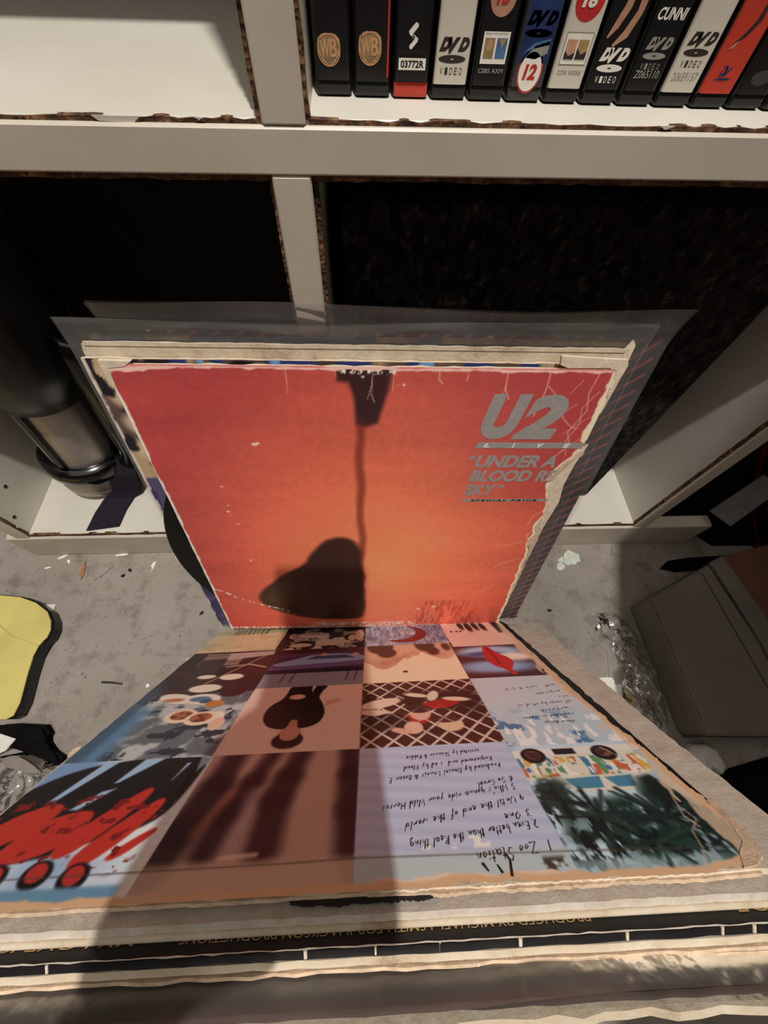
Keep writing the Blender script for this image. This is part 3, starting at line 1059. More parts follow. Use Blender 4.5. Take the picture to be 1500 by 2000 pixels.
for (u, v, r) in ((-79.5, 258, 2.2), (-77, 259, 1.4), (-3, 309, 1.2), (19, 303, .9), (23, 304, 1.2), (-112, 218, 1.4), (-114, 191, 1.6), (-113, 187, 1.2), (-112, 198, .8), (-109, 176, 1.2), (-108, 126, 1.8), (75, 40, 3.0), (58, 36, 2.2)):
    art.put(.85 * art.ss(spk - .40, .3) * art.ell(u, v, r, r * .7, .8), (238, 206, 180))
# white wear round the rim, widest down the right-hand side
we = art.noise(10, 41, 4)
right = 157.2 - U
art.put(art.ss(3.2 - right + 7 * (we - .5) + 1.0 * art.ss(V - 235, 80), 1.4), (226, 204, 174))
art.put(art.ss(1.6 - (U + 156.8) + 4 * (we - .5), 1.0), (216, 204, 190))
art.put(art.ss(2.2 - (315.5 - V) + 2.5 * (art.noise(6, 43, 3) - .5) + 2.6 * art.ss(-128 - U, 20), .8), (226, 178, 166))
art.put(art.ss(1.0 - (315.5 - V) + 2.0 * (we - .5), .6) * art.ss(np.abs(U + 4) - 22, 6) * .6, (196, 70, 76))
tear = np.interp(V, [-4, 40, 90, 118, 140, 152, 160, 172, 186, 206, 222, 234, 244, 254, 268, 290, 302, 316],
                 [157, 156, 154.5, 153, 152, 149.5, 151, 149, 152.5, 149.5, 143.5, 144.5, 149, 156, 158, 160, 160, 155.5])
tear = tear + 4.5 * (art.noise(9, 51, 4, .2, 1) - .5)
keep = (U < tear)
art.put(art.ss(2.4 - (tear - U) + 2.2 * (art.noise(4, 52, 2) - .5), .8), (228, 206, 172))
art.sheet('cover_print', sA, 'print', A_(0.0001), keep, 1.42)
# torn paper hanging at the right edge: layers of bare card
prism('torn_layer', [(u * KA, v * KA) for u, v in ((.1560, .2560), (.1600, .2590), (.1568, .2400), (.1560, .2200), (.1590, .2010), (.1570, .1800), (.1545, .1660), (.1520, .1720), (.1505, .1900), (.1480, .2060), (.1440, .2160), (.1435, .2290), (.1490, .2390))], -.0002, .0005, 'white_wear', sA, 'y')
prism('torn_layer', [(u * KA, v * KA) for u, v in ((.1590, .2560), (.1500, .2420), (.1445, .2330), (.1400, .2255), (.1440, .2240), (.1475, .2300), (.1530, .2420), (.1595, .2500))], -.0006, -.0002, 'tan_wear', sA, 'y')
prism('torn_layer', [(u * KA, v * KA) for u, v in ((.1540, .1625), (.1505, .1600), (.1470, .1520), (.1500, .1450), (.1530, .1390), (.1555, .1500))], -.0004, .0003, 'tan_wear', sA, 'y')
prism('torn_corner', [(u * KA, v * KA) for u, v in ((.1170, .3235), (.1180, .3180), (.1240, .3160), (.1500, .3165), (.1545, .3120), (.1560, .2960), (.1580, .2950), (.1605, .3180), (.1590, .3215), (.1330, .3225))], -.0001, .0022, 'white_wear', sA, 'y')
prism('worn_corner', [(u * KA, v * KA) for u, v in ((-.1590, .3175), (-.1400, .3172), (-.1450, .3140), (-.1545, .3130), (-.1555, .3000), (-.1575, .3010))], -.0004, .0026, 'white_wear', sA, 'y')
# silver lettering
f = Flat()
f.text('U', .0780, .1075, .2634, .2985, .22, .075)
f.text('2', .1015, .1335, .2634, .2985, .22, .060)
f.rect(.0772, .1560, .2556, .2608, .002)
f.text('UNDER A', .0805, .1420, .2376, .2494, .22, .045)
f.text('BLOOD RE', .0785, .1475, .2236, .2354, .22, .045)
f.text('SKY', .0775, .1030, .2090, .2208, .22, .045)
f.text('\u201c', .0748, .0800, .2452, .2490, .3, .05)
f.text('\u201d', .1030, .1085, .2170, .2205, .3, .05)
f.rect(.0770, .1480, .2022, .2050, .001)
f.build('lettering', 'silver_ink', sA, A_(.0003))
f = Flat()
for x_, c in ((.0830, 'L'), (.1040, 'I'), (.1222, 'V'), (.1415, 'E')):
    f.text(c, x_, x_ + (.0050 if c != 'I' else .0022), .2563, .2602, .25, .05)
f.build('lettering', 'white_ink', sA, A_(.0005))
f = Flat()
f.text('SPECIAL PRICE', .0845, .1395, .2027, .2046, .15, .04, 1.35)
f.build('lettering', 'black_ink', sA, A_(.0005))

# --- black disc slipping out between the first two sleeves
dv = empty('vinyl_record', TA + RA @ Vector((-.0285 * KA, .0042 * KA, .133 * KA)), RA)
tag(dv, 'black vinyl disc poking out left of the orange-red sleeve', 'record')
prof = [(.0036, -.0006), (.049, -.0006), (.0505, -.0004)]
for k in range(60):
    r_ = .0515 + .0962 * k / 59
    prof.append((r_, -.0004 - (.0001 if k % 2 else 0)))
prof += [(.1490, -.0005), (.1503, 0), (.1490, .0006), (.0036, .0006), (.0036, -.0006)]
vd = lathe('disc', [(a * KA, b) for a, b in prof], 'black_vinyl', dv, 120)
vd.rotation_euler = (math.pi / 2, 0, 0)
lb = lathe('centre_label', [(.0037 * KA, .0008), (.049 * KA, .0008), (.0495 * KA, .0007)], 'paper', dv, 60)
lb.rotation_euler = (math.pi / 2, 0, 0)

# --- picture sleeve just behind it
sB = sleeve_root('picture sleeve with purple base behind the orange-red one', RA, TA)
slab('cover_board', ragged(-.1722, .1430, -.0060, .3160, .0005, 5), .0058, .0080, 'cream', sB, KA)
art = Art(-172, 143, -6, 316, 240, 240)
U, V = art.U, art.V
art.put(np.ones_like(U), (96, 78, 70))
nb = art.noise(46, 61, 3)
art.put(art.ss(nb - .45, .2), (196, 166, 132))
art.put(art.ss(art.noise(34, 62, 3) - .60, .12), (44, 38, 44))
art.put(art.ell(-158, 296, 10, 16, 5, 20), (214, 188, 152))
art.put(art.ell(-146, 290, 9, 8, 4), (40, 30, 30))
art.put(art.ell(-150, 268, 16, 10, 5, -20), (206, 186, 160))
art.put(art.ell(-150, 246, 18, 11, 6, -24), (220, 196, 156))
art.put(art.ell(-146, 232, 10, 6, 4, 30), (186, 124, 92))
art.put(art.ss(art.noise(22, 66, 3) - .66, .05) * art.ss(V - 224, 4), (34, 28, 34))
art.put(art.poly([(-158, 282), (-142, 300), (-138, 276), (-150, 268)], 3), (26, 22, 26))
art.put(art.poly([(-162, 236), (-146, 226), (-140, 240), (-150, 246)], 3), (40, 34, 44))
art.put(art.ss(222 - V, 2) * 1.0, (62, 56, 100))
art.put(art.ss(art.noise(18, 63, 4) - .66, .1) * art.ss(222 - V, 4), (88, 82, 120))
for u, w in ((-120, 10), (-96, 8), (-62, 30), (-20, 22), (24, 10), (60, 18), (96, 12)):
    art.put(art.rect(u, u + w, 300, 320, 3), (52, 62, 120))
for u, w in ((-60, 6), (-104, 4), (32, 9)):
    art.put(art.rect(u, u + w, 306, 320, 2), (110, 168, 214))
art.put(art.ss(1.5 - (U + 172) + 3 * (art.noise(9, 64, 3) - .5), .8), (224, 212, 194))
art.put(art.ss(1.0 - (V + 6) + 3 * (art.noise(9, 65, 3) - .5), .8), (214, 204, 194))
art.sheet('cover_print', sB, 'print', lambda u, v: np.stack([u * KA, np.full_like(u, .0056 * KA), v * KA], 1))

# --- thick cream sleeve
sC = sleeve_root('thick cream-edged sleeve with frayed top, third from the front', RA, TA)
slab('cover_board', ragged(-.1705, .1625, -.0080, .3245, .0004, 7, 60, .004), .0088, .0108, 'cream', sC, KA)
prism('frayed_spine', [(u * KA, v * KA) for u, v in [(-.168 + .33 * k / 70, .3245 + rnd.uniform(.0001, .0008)) for k in range(71)] + [(.162, .3225), (-.168, .3225)]], .0083 * KA, .0091 * KA, 'cream', sC, 'y')
prism('torn_corner', [(u * KA, v * KA) for u, v in ((.1625, .3300), (.1600, .3240), (.1615, .2860), (.1590, .2840), (.1640, .2790), (.1655, .3000), (.1650, .3270))], .0084 * KA, .0106 * KA, 'white_wear', sC, 'y')

# --- pale blue sleeve in a clear bag
sD = sleeve_root('thin sleeve with pale blue and tan worn top edge', RA, TA)
slab('cover_board', ragged(-.1640, .1600, -.0080, .3276, .0003, 8, 60), .0112, .0122, 'blue_card', sD, KA)
for a, b in ((-.164, -.158), (-.132, -.106), (.005, .030), (.045, .160)):
    n = 14
    prism('worn_patch', [(u * KA, v * KA) for u, v in [(a + (b - a) * k / n, .3275 + rnd.uniform(.0004, .0013)) for k in range(n + 1)] + [(b, .3255), (a, .3255)]], .0108 * KA, .0123 * KA, 'tan_wear', sD, 'y')

# --- purple striped sleeve
sE = sleeve_root('purple sleeve with red diagonal stripes at the right', RA, TA)
slab('cover_board', ragged(-.1310, .1836, -.0100, .3305, .0002, 9), .0128, .0142, 'black_card', sE, KA)
art = Art(-131, 183.6, -10, 330.5, 300, 300)
U, V = art.U, art.V
art.put(np.ones_like(U), (92, 76, 120))
art.put(art.ss(art.noise(5, 71, 3, 1, 3) - .5, .3), (40, 34, 48))
ph = np.mod((V - .80 * U) / 11.0, 1.0)
art.put(art.ss(.13 - np.abs(ph - .5), .06), (255, 140, 118))
art.sheet('cover_print', sE, 'print', lambda u, v: np.stack([u * KA, np.full_like(u, .0127 * KA), v * KA], 1))
f = Flat()
f.text('80', .1655, .1712, .2985, .3030, .2)
f.text('8', .1650, .1690, .2905, .2940, .2)
f.text('0', .1640, .1676, .2840, .2872, .2)
f.build('lettering', 'grey_ink', sE, lambda x, y: (x * KA, .0126 * KA, y * KA))


def film_bag(label, root_rot, root_loc, u0, u1, v0, v1, y0, y1, seed, k=KA, curl=0.004, skew=0.0, dip=0.002):
    t = tag(empty('plastic_sleeve', root_loc, root_rot), label, 'plastic sleeve', None)
    r = random.Random(seed)
    ph = [r.uniform(0, 6.28) for _ in range(6)]
    n = 60
    for side, yy in (('front_sheet', y0), ('back_sheet', y1)):
        vs, fs = [], []
        for j in range(n + 1):
            for i in range(n + 1):
                a, b = i / n, j / n
                u = u0 + (u1 - u0) * a
                top = v1 + skew * (a - .5) - dip * math.sin(math.pi * a) + .0014 * math.sin(9 * a + ph[0]) * (1 if side == 'front_sheet' else .6)
                v = v0 + (top - v0) * b
                fl_ = max(0.0, (b - .93) / .07)
                y = yy + (.0012 * math.sin(7 * a + ph[1]) + .0006 * math.sin(19 * a + ph[2])) * fl_ - curl * fl_ ** 1.5
                vs.append((u * k, y * k, v * k))
        for j in range(n):
            for i in range(n):
                a = j * (n + 1) + i
                fs.append((a, a + 1, a + n + 2, a + n + 1))
        link(side, mesh(side, vs, fs), 'clear_film', t, True)
    return t


film_bag('clear plastic outer sleeve rising just above the worn tops, nearer the viewer', RA, TA, -.1785, .1740, -.006, .3390, .0110, .0124, 4, KA, .0046, .003, .001)
film_bag('wider clear plastic outer sleeve behind, its right corner sticking out', RA, TA, -.1535, .1880, -.008, .3490, .0125, .0144, 6, KA, .0088, -.001, .0015)

# ------------------------------------------------------------------ sleeves tipped forward, seen from behind and upside down
sG = sleeve_root('collage sleeve of square pictures and handwriting, tipped towards the viewer', RB, TB)
slab('cover_board', ragged(-.1665, .1600, -.0120, .3150, .0007, 11), -.0026, -.0003, 'cream', sG)
art = Art(-166.5, 166, -10, 316.5, 540, 530)
U, V = art.U, art.V
nz_s, nz_m, nz_l = art.noise(4, 81, 3), art.noise(16, 82, 4), art.noise(60, 83, 3)
C1, C2, C3 = -80.5 - 3 * (V < 70), 4.5 + 0 * V, 89.5 + 0 * V


def tile(u0, u1, v0, v1):
    return art.rect(u0, u1, v0, v1, .6)


pink = (204, 182, 168)
# row nearest the fold
m = tile(-170, -86, -20, 62)
art.put(m, (196, 180, 140))
art.put(m * art.ss(nz_m - .58, .2) * .4, (150, 134, 104))
for k in range(22):
    if k % 3 != 1:
        art.put(art.rect(-145 + k * 1.7, -145 + k * 1.7 + .9, -9, 8, .3), (60, 52, 44))
for k in range(7):
    art.put(.4 * art.line([(-150, 14 + k * 6), (-150 + 30 + (k * 13) % 24, 14 + k * 6)], .9, .6), (120, 104, 80))
m = tile(-86, 4.5, -20, 64)
art.put(m, (30, 26, 28))
art.put(m * art.ss(art.noise(14, 84, 4, 1, .6) - .56, .08) * (.25 + .75 * art.ss(V - 12, 30)), (206, 190, 172))
art.put(m * art.ss(art.noise(9, 85, 3) - .66, .06), (150, 140, 128))
for (u, v, a, b) in ((-42, 44, 6, 9), (-30, 50, 9, 5), (-16, 46, 6, 4), (-10, 34, 4, 10), (-62, 52, 12, 6), (-2, 26, 5, 18)):
    art.put(m * art.ell(u, v, a, b, 2), (208, 186, 160))
m = tile(4.5, 91, -20, 64)
art.put(m, (132, 136, 158))
art.put(m * art.ss(art.noise(5, 86, 4, 1, .5) - .55, .15) * .6, (190, 190, 200))
art.put(m * art.ss(art.noise(3, 87, 3, 2, .3) - .58, .1) * .5, (66, 70, 98))
cr = art.ell(46, 30, 25, 27, 1.2) * (1 - art.ell(34, 24, 26, 25, 1.2))
art.put(m * cr, (112, 34, 36))
for k in range(9):
    u_ = 64 + k * 2.8
    art.put(m * .6 * art.line([(u_, -10), (u_ + 1.5, 20 + (k * 7) % 30), (u_ + 4, 60)], .9, .8), (56, 58, 84))
m = tile(91, 170, -20, 78)
art.put(m, pink)
art.put(m * .3 * art.ss(nz_l - .45, .3), (186, 150, 132))
for u, v, a, b in ((112, 10, 3, 16), (120, 16, 3.4, 18), (128, 14, 3, 16), (136, 18, 3, 14)):
    art.put(m * art.ell(u, v, a, b, 2), (40, 32, 36))
    art.put(m * art.ell(u + 1, v + b * .8, 2, 3, 1.5), (120, 80, 66))
for u in (97, 103, 107):
    art.put(m * art.rect(u, u + 2.6, 28, 33, .6), (70, 40, 40))
art.put(art.rect(148, 160, -10, 40, 3), (34, 30, 40))
# tall left picture: dark shed, a table of plates, mottled cloth
m = tile(-170, -80.5, 62, 231)
art.put(m, (44, 34, 34))
art.put(m * art.ss(art.noise(22, 88, 4) - .5, .2), (66, 36, 38))
art.put(m * tile(-150, -112, 66, 96), (128, 108, 98))
for k in range(6):
    art.put(m * .8 * art.line([(-160, 72 + k * 9), (-112, 70 + k * 9)], 1.2, 1), (64, 50, 48))
art.put(m * art.poly([(-150, 82), (-126, 80), (-124, 140), (-134, 152), (-146, 130)], 3), (58, 48, 42))
art.put(m * art.line([(-126, 134), (-88, 70)], 1.8, 1), (156, 124, 104))
art.put(m * art.line([(-120, 100), (-100, 96), (-84, 104)], 2.4, 2), (176, 150, 130))
art.put(m * art.poly([(-128, 66), (-84, 64), (-84, 74), (-126, 84)], 2), (170, 150, 138))
cl = m * art.ss(V - 150 + 24 * (art.noise(40, 89, 2) - .5), 14)
art.put(cl, (92, 100, 106))
art.put(cl * art.ss(nz_m - .47, .16), (172, 178, 178))
art.put(cl * art.ss(art.noise(9, 90, 4) - .62, .1), (44, 50, 58))
art.put(m * art.ss(-146 - U, 14) * art.ss(V - 172, 20), (86, 124, 158))
art.put(m * art.ss(-156 - U, 8) * art.ss(V - 130, 30) * .8, (56, 78, 96))
for u, v, a, b, an in ((-122, 142, 13, 7, 0), (-116, 160, 14, 8, 10), (-136, 158, 16, 7, 20), (-108, 122, 10, 6, 0), (-130, 120, 8, 4, 0), (-96, 188, 6, 8, 0)):
    art.put(m * art.ell(u, v, a, b, 1.5, an), (214, 206, 190))
for u, v, a, b, c_ in ((-118, 160, 8, 4, (84, 112, 140)), (-112, 164, 5, 3, (60, 84, 110)), (-138, 160, 8, 3, (172, 116, 84)), (-104, 168, 7, 5, (178, 120, 62)), (-97, 150, 10, 8, (56, 30, 34))):
    art.put(m * art.ell(u, v, a, b, 1.5), c_)
for u, v in ((-121, 184), (-106, 188)):
    art.put(m * art.ell(u, v, 11, 9, 1.2), (216, 196, 176))
    art.put(m * art.ell(u, v - 1, 7.5, 6, 1.2), (160, 98, 70))
    art.put(m * art.ss(nz_s - .55, .1) * art.ell(u, v, 7, 5, 1), (108, 56, 40))
art.put(m * art.ell(-92, 196, 5, 8, 1.5), (206, 172, 148))
# purple picture with a pale blue car
m = tile(-80.5, 4.5, 64, 147)
art.put(m, (72, 48, 72))
art.put(m * art.ss(76 - V, 8), (70, 30, 34))
art.put(m * .5 * art.ss(art.noise(30, 91, 3, .4, 3) - .5, .2), (96, 72, 108))
art.put(m * art.poly(soft_outline([(-78, 98), (-60, 90), (-46, 79), (-8, 79), (8, 90), (8, 98), (-78, 107)], 2), 1.5), (138, 158, 190))
art.put(m * art.poly([(-50, 91), (-42, 83), (-12, 83), (-4, 91)], 1.2), (70, 76, 112))
art.put(m * art.poly([(-80, 106), (4, 98), (4, 108), (-80, 114)], 1.5), (98, 84, 128))
for u, v in ((-34, 80), (-4, 82)):
    art.put(m * art.ell(u, v, 3.5, 3, 1), (206, 150, 120))
art.put(m * art.rect(-80, 4, 113, 121, 1.2), (40, 34, 52))
for k in range(22):
    art.put(m * .5 * art.rect(-30 + k * 1.6, -29.2 + k * 1.6, 110, 122, .4), (24, 20, 30))
art.put(m * art.rect(-90, 10, 121, 148, 1.2), (126, 128, 142))
for u in (-62, -54, -8, -1):
    art.put(m * art.line([(u, 121), (u - 2, 138)], 1.2, .8), (56, 60, 82))
# pink picture with a figure in a black coat
m = tile(-80.5, 4.5, 147, 231)
art.put(m, pink)
art.put(m * .25 * art.ss(nz_l - .4, .4), (214, 184, 160))
art.put(m * art.poly(soft_outline([(-52, 140), (-20, 140), (-29, 164), (-24, 174), (-20, 190), (-24, 204), (-40, 208), (-56, 205), (-63, 192), (-62, 176), (-53, 166)], 2), 1.4), (24, 20, 22))
art.put(m * art.poly([(-35, 146), (-32, 146), (-34, 158)], 1), pink)
art.put(m * art.ell(-44, 164, 6, 4, 1.2), (196, 156, 132))
art.put(m * art.poly([(-22, 172), (-14, 168), (-10, 171), (-16, 176), (-22, 180)], 1), (190, 150, 128))
art.put(m * art.poly([(-44, 206), (-36, 206), (-38, 196), (-42, 196)], 1.2), (170, 124, 100))
art.put(m * art.ell(-40, 213, 7.5, 9, 1.4), (180, 134, 110))
art.put(m * (art.ell(-40, 219, 9.5, 8.5, 2) * (1 - art.ell(-40, 213, 6, 6.5, 1.5))), (28, 22, 22))
# tan crowd picture
m = tile(4.5, 89.5, 64, 147)
art.put(m, (196, 158, 132))
art.put(m * art.ss(nz_l - .48, .2) * .5, (164, 116, 96))
sil = m * art.ss(V - 100 - 14 * np.sin((U - 10) / 9.0) - .55 * (46 - U) * .5 - 8 * (nz_m - .5), 4)
art.put(sil, (222, 198, 170))
for u, v, a, b in ((20, 66, 13, 20), (26, 84, 9, 12), (64, 66, 10, 18), (70, 84, 6, 10), (84, 74, 4, 10)):
    art.put(m * art.ell(u, v, a, b, 4), (72, 46, 40))
for u, v in ((34, 100), (44, 94), (52, 88), (24, 108)):
    art.put(m * .7 * art.ell(u, v, 5, 6, 2), (168, 122, 98))
art.put(m * art.rect(38, 42, 126, 130, .6), (60, 40, 40))
# red shape on a blue glow
m = tile(89.5, 170, 76, 147)
art.put(m, (64, 34, 42))
art.put(m * art.ell(122, 92, 30, 13, 10), (150, 176, 206))
art.put(m * art.ell(116, 98, 18, 6, 6), (60, 78, 120))
art.put(m * art.ell(118, 126, 32, 12, 12), (132, 158, 192))
art.put(m * art.ell(140, 106, 20, 9, 10), (214, 206, 196))
art.put(m * art.poly(soft_outline([(118, 78), (124, 78), (127, 96), (136, 110), (134, 124), (128, 132), (131, 142), (126, 144), (124, 132), (116, 124), (113, 108)], 2), 1.4), (170, 36, 38))
art.put(m * art.line([(121, 80), (123, 104), (122, 120)], 2, 1.5), (110, 22, 28))
# picture of wire mesh and people
m = tile(4.5, 89.5, 147, 231)
art.put(m, (58, 32, 32))
p, q = (U - 4) / 22.0 + (V - 147) / 25.0, (U - 4) / 22.0 - (V - 147) / 25.0
p, q = p * 1.6, q * 1.6
wire = np.maximum(art.ss(.075 - np.abs(np.mod(p, 1) - .5), .05), art.ss(.075 - np.abs(np.mod(q, 1) - .5), .05))
art.put(m * wire, (196, 178, 164))
ppl = m * art.ss(art.noise(20, 92, 2) - .42, .06) * art.rect(4, 88, 164, 216, 14)
art.put(ppl, (40, 24, 26))
for u, v, a, b, an, c_ in ((18, 180, 15, 6, -18, (206, 188, 166)), (14, 192, 12, 4, 8, (196, 178, 158)), (44, 170, 9, 3, 16, (206, 192, 170)), (56, 172, 4, 8, 20, (202, 188, 168)), (60, 184, 14, 6, -12, (150, 34, 34)),
                           (36, 202, 14, 6, 10, (150, 40, 38)), (24, 202, 12, 8, 0, (30, 18, 22)), (44, 196, 7, 8, 0, (204, 160, 138)), (44, 190, 8, 5, 0, (56, 32, 36)), (38, 212, 6, 7, 0, (208, 168, 144)),
                           (62, 210, 8, 8, 0, (204, 172, 140)), (60, 204, 9, 4, 0, (70, 38, 38)), (76, 188, 8, 4, -10, (30, 20, 24)), (72, 178, 10, 3, 10, (204, 186, 160)), (30, 215, 7, 3, 20, (196, 150, 134))):
    art.put(m * art.ell(u, v, a, b, 1.6, an), c_)
art.put(m * .55 * wire * art.ss(V - 190, 20), (196, 178, 164))
# pale sheet with handwriting, blue wash at its lower side
m = tile(89.5, 170, 147, 238)
art.put(m, (178, 186, 194))
art.put(m * .35 * art.ss(nz_l - .45, .3), (164, 172, 178))
art.put(m * art.ss(V - 196 + 16 * (nz_m - .5), 14) * .8, (166, 184, 196))
art.put(m * art.ss(art.noise(9, 93, 4) - .60, .08) * art.ss(V - 204, 24), (72, 112, 146))
art.put(m * art.ss(art.noise(7, 94, 3, 2, .6) - .62, .08) * art.ss(V - 206, 20), (226, 224, 214))
# red figures on black and blue
m = tile(-170, -77.5, 231, 318)
art.put(m, (112, 146, 184))
art.put(m * art.ss(nz_l - .42, .2), (206, 216, 220))
art.put(m * art.poly(soft_outline([(-158, 240), (-130, 231), (-80, 226), (-82, 262), (-88, 280), (-112, 288), (-128, 296), (-172, 300), (-176, 270)], 2), 2.5), (22, 18, 22))
for pts in ([(-140, 232), (-132, 232), (-146, 262), (-149, 262)], [(-118, 230), (-106, 230), (-122, 250), (-124, 250)], [(-86, 232), (-79, 232), (-84, 244)], [(-126, 256), (-120, 254), (-130, 268), (-134, 268)], [(-92, 236), (-90, 236), (-94, 250)]):
    art.put(m * art.poly(pts, 2), (146, 178, 206))
red, dred = (172, 46, 38), (112, 26, 26)
for pts in ([(-160, 272), (-144, 262), (-136, 266), (-140, 280), (-158, 294), (-170, 296)], [(-144, 276), (-128, 268), (-118, 270), (-120, 288), (-132, 296), (-148, 298)], [(-122, 282), (-104, 254), (-98, 256), (-104, 276), (-116, 296), (-124, 294)],
            [(-112, 290), (-94, 262), (-88, 264), (-94, 284), (-106, 302), (-112, 300)], [(-100, 296), (-86, 280), (-83, 283), (-94, 298)], [(-158, 296), (-140, 288), (-140, 302), (-154, 306)]):
    art.put(m * art.poly(soft_outline(pts, 2), 1.6), red)
art.put(m * art.ss(nz_s - .62, .08) * art.rect(-165, -84, 258, 302, 8) * art.ss(art.noise(10, 95, 3) - .5, .1), dred)
for u, v in ((-157, 300), (-138, 303), (-121, 302), (-105, 304)):
    art.put(m * art.ell(u, v, 5.5, 7, 1.6, -30), (16, 12, 18))
    art.put(m * art.ell(u - .5, v - 1, 3.6, 4.8, 1.2, -30), (160, 44, 38))
art.put(m * art.ss(V - 308, 3), (92, 132, 158))
art.put(m * art.rect(-84, -77, 290, 318, 4), (206, 206, 196))
# blurred legs
m = tile(-79, 4.5, 231, 318)
art.put(m, (190, 158, 138))
art.put(m * art.ss(nz_l - .45, .3) * .4, (160, 134, 124))
for pts, w in (([(-66, 230), (-68, 256), (-73, 284), (-76, 304)], 17), ([(-44, 230), (-50, 254), (-56, 276), (-58, 296)], 12), ([(-28, 230), (-32, 252), (-35, 268), (-34, 296)], 15), ([(-2, 230), (0, 252), (1, 276), (2, 300)], 12)):
    for a_ in range(len(pts) - 1):
        art.put(m * .9 * art.line(pts[a_:a_ + 2], w * (1 if a_ else .8), 9), (40, 24, 32))
art.put(m * .5 * art.line([(-58, 262), (-66, 286)], 5, 6), (176, 104, 76))
art.put(m * .5 * art.line([(-47, 262), (-46, 296)], 7, 8), (150, 132, 140))
art.put(m * art.ss(U + .5, 5) * .7 * art.ss(262 - np.abs(V - 250), 10), (46, 24, 34))
art.put(m * .8 * art.line([(-50, 299), (-36, 298)], 2.4, 2), (214, 184, 160))
art.put(m * art.ss(V - 301, 6) * .85, (186, 162, 140))
# pale blue lined sheet
m = tile(4.5, 89.5, 231, 318)
art.put(m, (172, 182, 204))
art.put(m * .5 * art.ss(np.sin((V - .12 * U) * .75) + .8 * (nz_m - .5), 1.4), (154, 164, 190))
art.put(m * art.ss(V - 302, 8), (166, 182, 184))
art.put(m * art.ss(art.noise(5, 96, 3) - .62, .1) * art.rect(28, 60, 294, 300, 2), (224, 220, 208))
art.put(m * art.ss(art.noise(5, 97, 4) - .5, .1) * art.rect(74, 88, 306, 318, 3), (60, 56, 52))
# palms and a painted van
m = tile(89.5, 170, 236, 318)
art.put(m, (126, 160, 184))
art.put(m * art.ss(nz_l - .45, .3), (178, 200, 212))
art.put(m * art.poly([(89, 240), (160, 238), (160, 244), (89, 247)], 1), (206, 206, 200))
art.put(m * art.poly([(89, 246), (154, 244), (158, 252), (154, 262), (148, 264), (140, 273), (112, 273), (98, 264), (89, 264)], 1.2), (198, 198, 184))
vn = m * art.rect(90, 156, 247, 262, 1)
for thr, seed, c_ in ((.60, 101, (62, 112, 150)), (.62, 102, (196, 160, 72)), (.65, 103, (188, 92, 66)), (.66, 104, (92, 136, 88)), (.68, 105, (224, 220, 206))):
    art.put(vn * art.ss(art.noise(5, seed, 2, 1.6, .7) - thr, .03), c_)
for u0_, u1_ in ((108, 126), (128, 142)):
    art.put(m * art.poly([(u0_, 264), (u1_, 263), (u1_ - 2, 271), (u0_ + 3, 271)], 1), (66, 122, 150))
for u in (100, 139):
    art.put(m * art.ell(u, 245, 6.6, 6.4, 1), (26, 20, 22))
    art.put(m * art.ell(u, 244.6, 4, 3.8, 1), (112, 70, 62))
    art.put(m * art.ss(nz_s - .55, .1) * art.ell(u, 244.6, 3.6, 3.4, .8), (60, 34, 32))
art.put(m * art.rect(112, 124, 240, 245, .8), (28, 26, 30))
fo = art.noise(9, 98, 4)
for (u, v, a, b) in ((98, 276, 12, 14), (112, 290, 12, 12), (104, 300, 12, 12), (124, 284, 8, 7), (132, 304, 26, 10), (150, 296, 16, 16), (146, 280, 9, 14), (122, 302, 14, 8)):
    art.put(m * art.ell(u, v, a, b, 8) * art.ss(fo - .40, .18), (30, 52, 46))
art.put(m * art.poly([(144, 266), (150, 264), (158, 286), (160, 316), (140, 316), (146, 292)], 5) * art.ss(fo - .34, .16), (22, 34, 34))
art.put(m * art.ss(art.noise(6, 99, 4, 1.8, .6) - .60, .06) * art.ss(V - 280, 16), (14, 22, 24))
art.put(m * .7 * art.ss(art.noise(5, 100, 4, 2.0, .5) - .62, .06) * art.ss(V - 286, 16), (150, 176, 186))
art.put(m * .7 * art.ss(V - 308, 4) * art.ss(150 - U, 20), (142, 166, 172))
rp = random.Random(77)
for cu, cv, ln, cnt in ((112, 288, 18, 22), (140, 290, 24, 26), (100, 278, 12, 12), (128, 302, 16, 14)):
    for k in range(cnt):
        an, l_ = rp.uniform(0, 6.28), ln * rp.uniform(.5, 1.1)
        q_ = (cu + l_ * math.cos(an), cv + l_ * math.sin(an) * .9)
        art.put(m * .85 * art.line([(cu, cv), q_], rp.uniform(1.0, 2.4), 1.6), rp.choice(((24, 42, 38), (34, 56, 48), (14, 22, 24), (20, 32, 32))))
art.put(m * art.poly([(146, 266), (151, 264), (156, 280), (150, 284), (142, 278)], 3), (20, 30, 30))
# creases, scuffs, worn rim
art.put(.55 * art.line([(-160, 303.5), (-20, 302.8), (4, 302), (90, 304), (160, 306)], .9, .7), (70, 60, 56))
for pts in ([(152, 276), (149, 284), (151, 292), (145, 298), (142, 306), (134, 317)], [(150, 284), (147, 290), (149, 296)], [(140, 240), (146, 252), (152, 262)], [(150, 262), (156, 274)]):
    art.put(.85 * art.line([(a + rnd.uniform(-.5, .5), b) for a, b in pts], .5, .7), (190, 168, 142))
we = art.noise(8, 111, 4)
fr = art.noise(5, 112, 4, 2.2, .5)
redge = np.interp(V, [-10, 20, 46, 66, 90, 120, 150, 175, 200, 230, 262, 290, 304, 317], [162, 160, 158, 158, 155, 158, 158, 157, 160, 162, 163, 165, 165, 161]) + 3.4 * (art.noise(7, 113, 4) - .5)
rim = redge - U
scuff = art.ss(10.0 - rim + 22 * (fr - .55) * art.ss(V - 120, 40) - 4 + 5 * art.ss(V - 260, 40), 3.0)
art.put(.8 * scuff, (200, 176, 150))
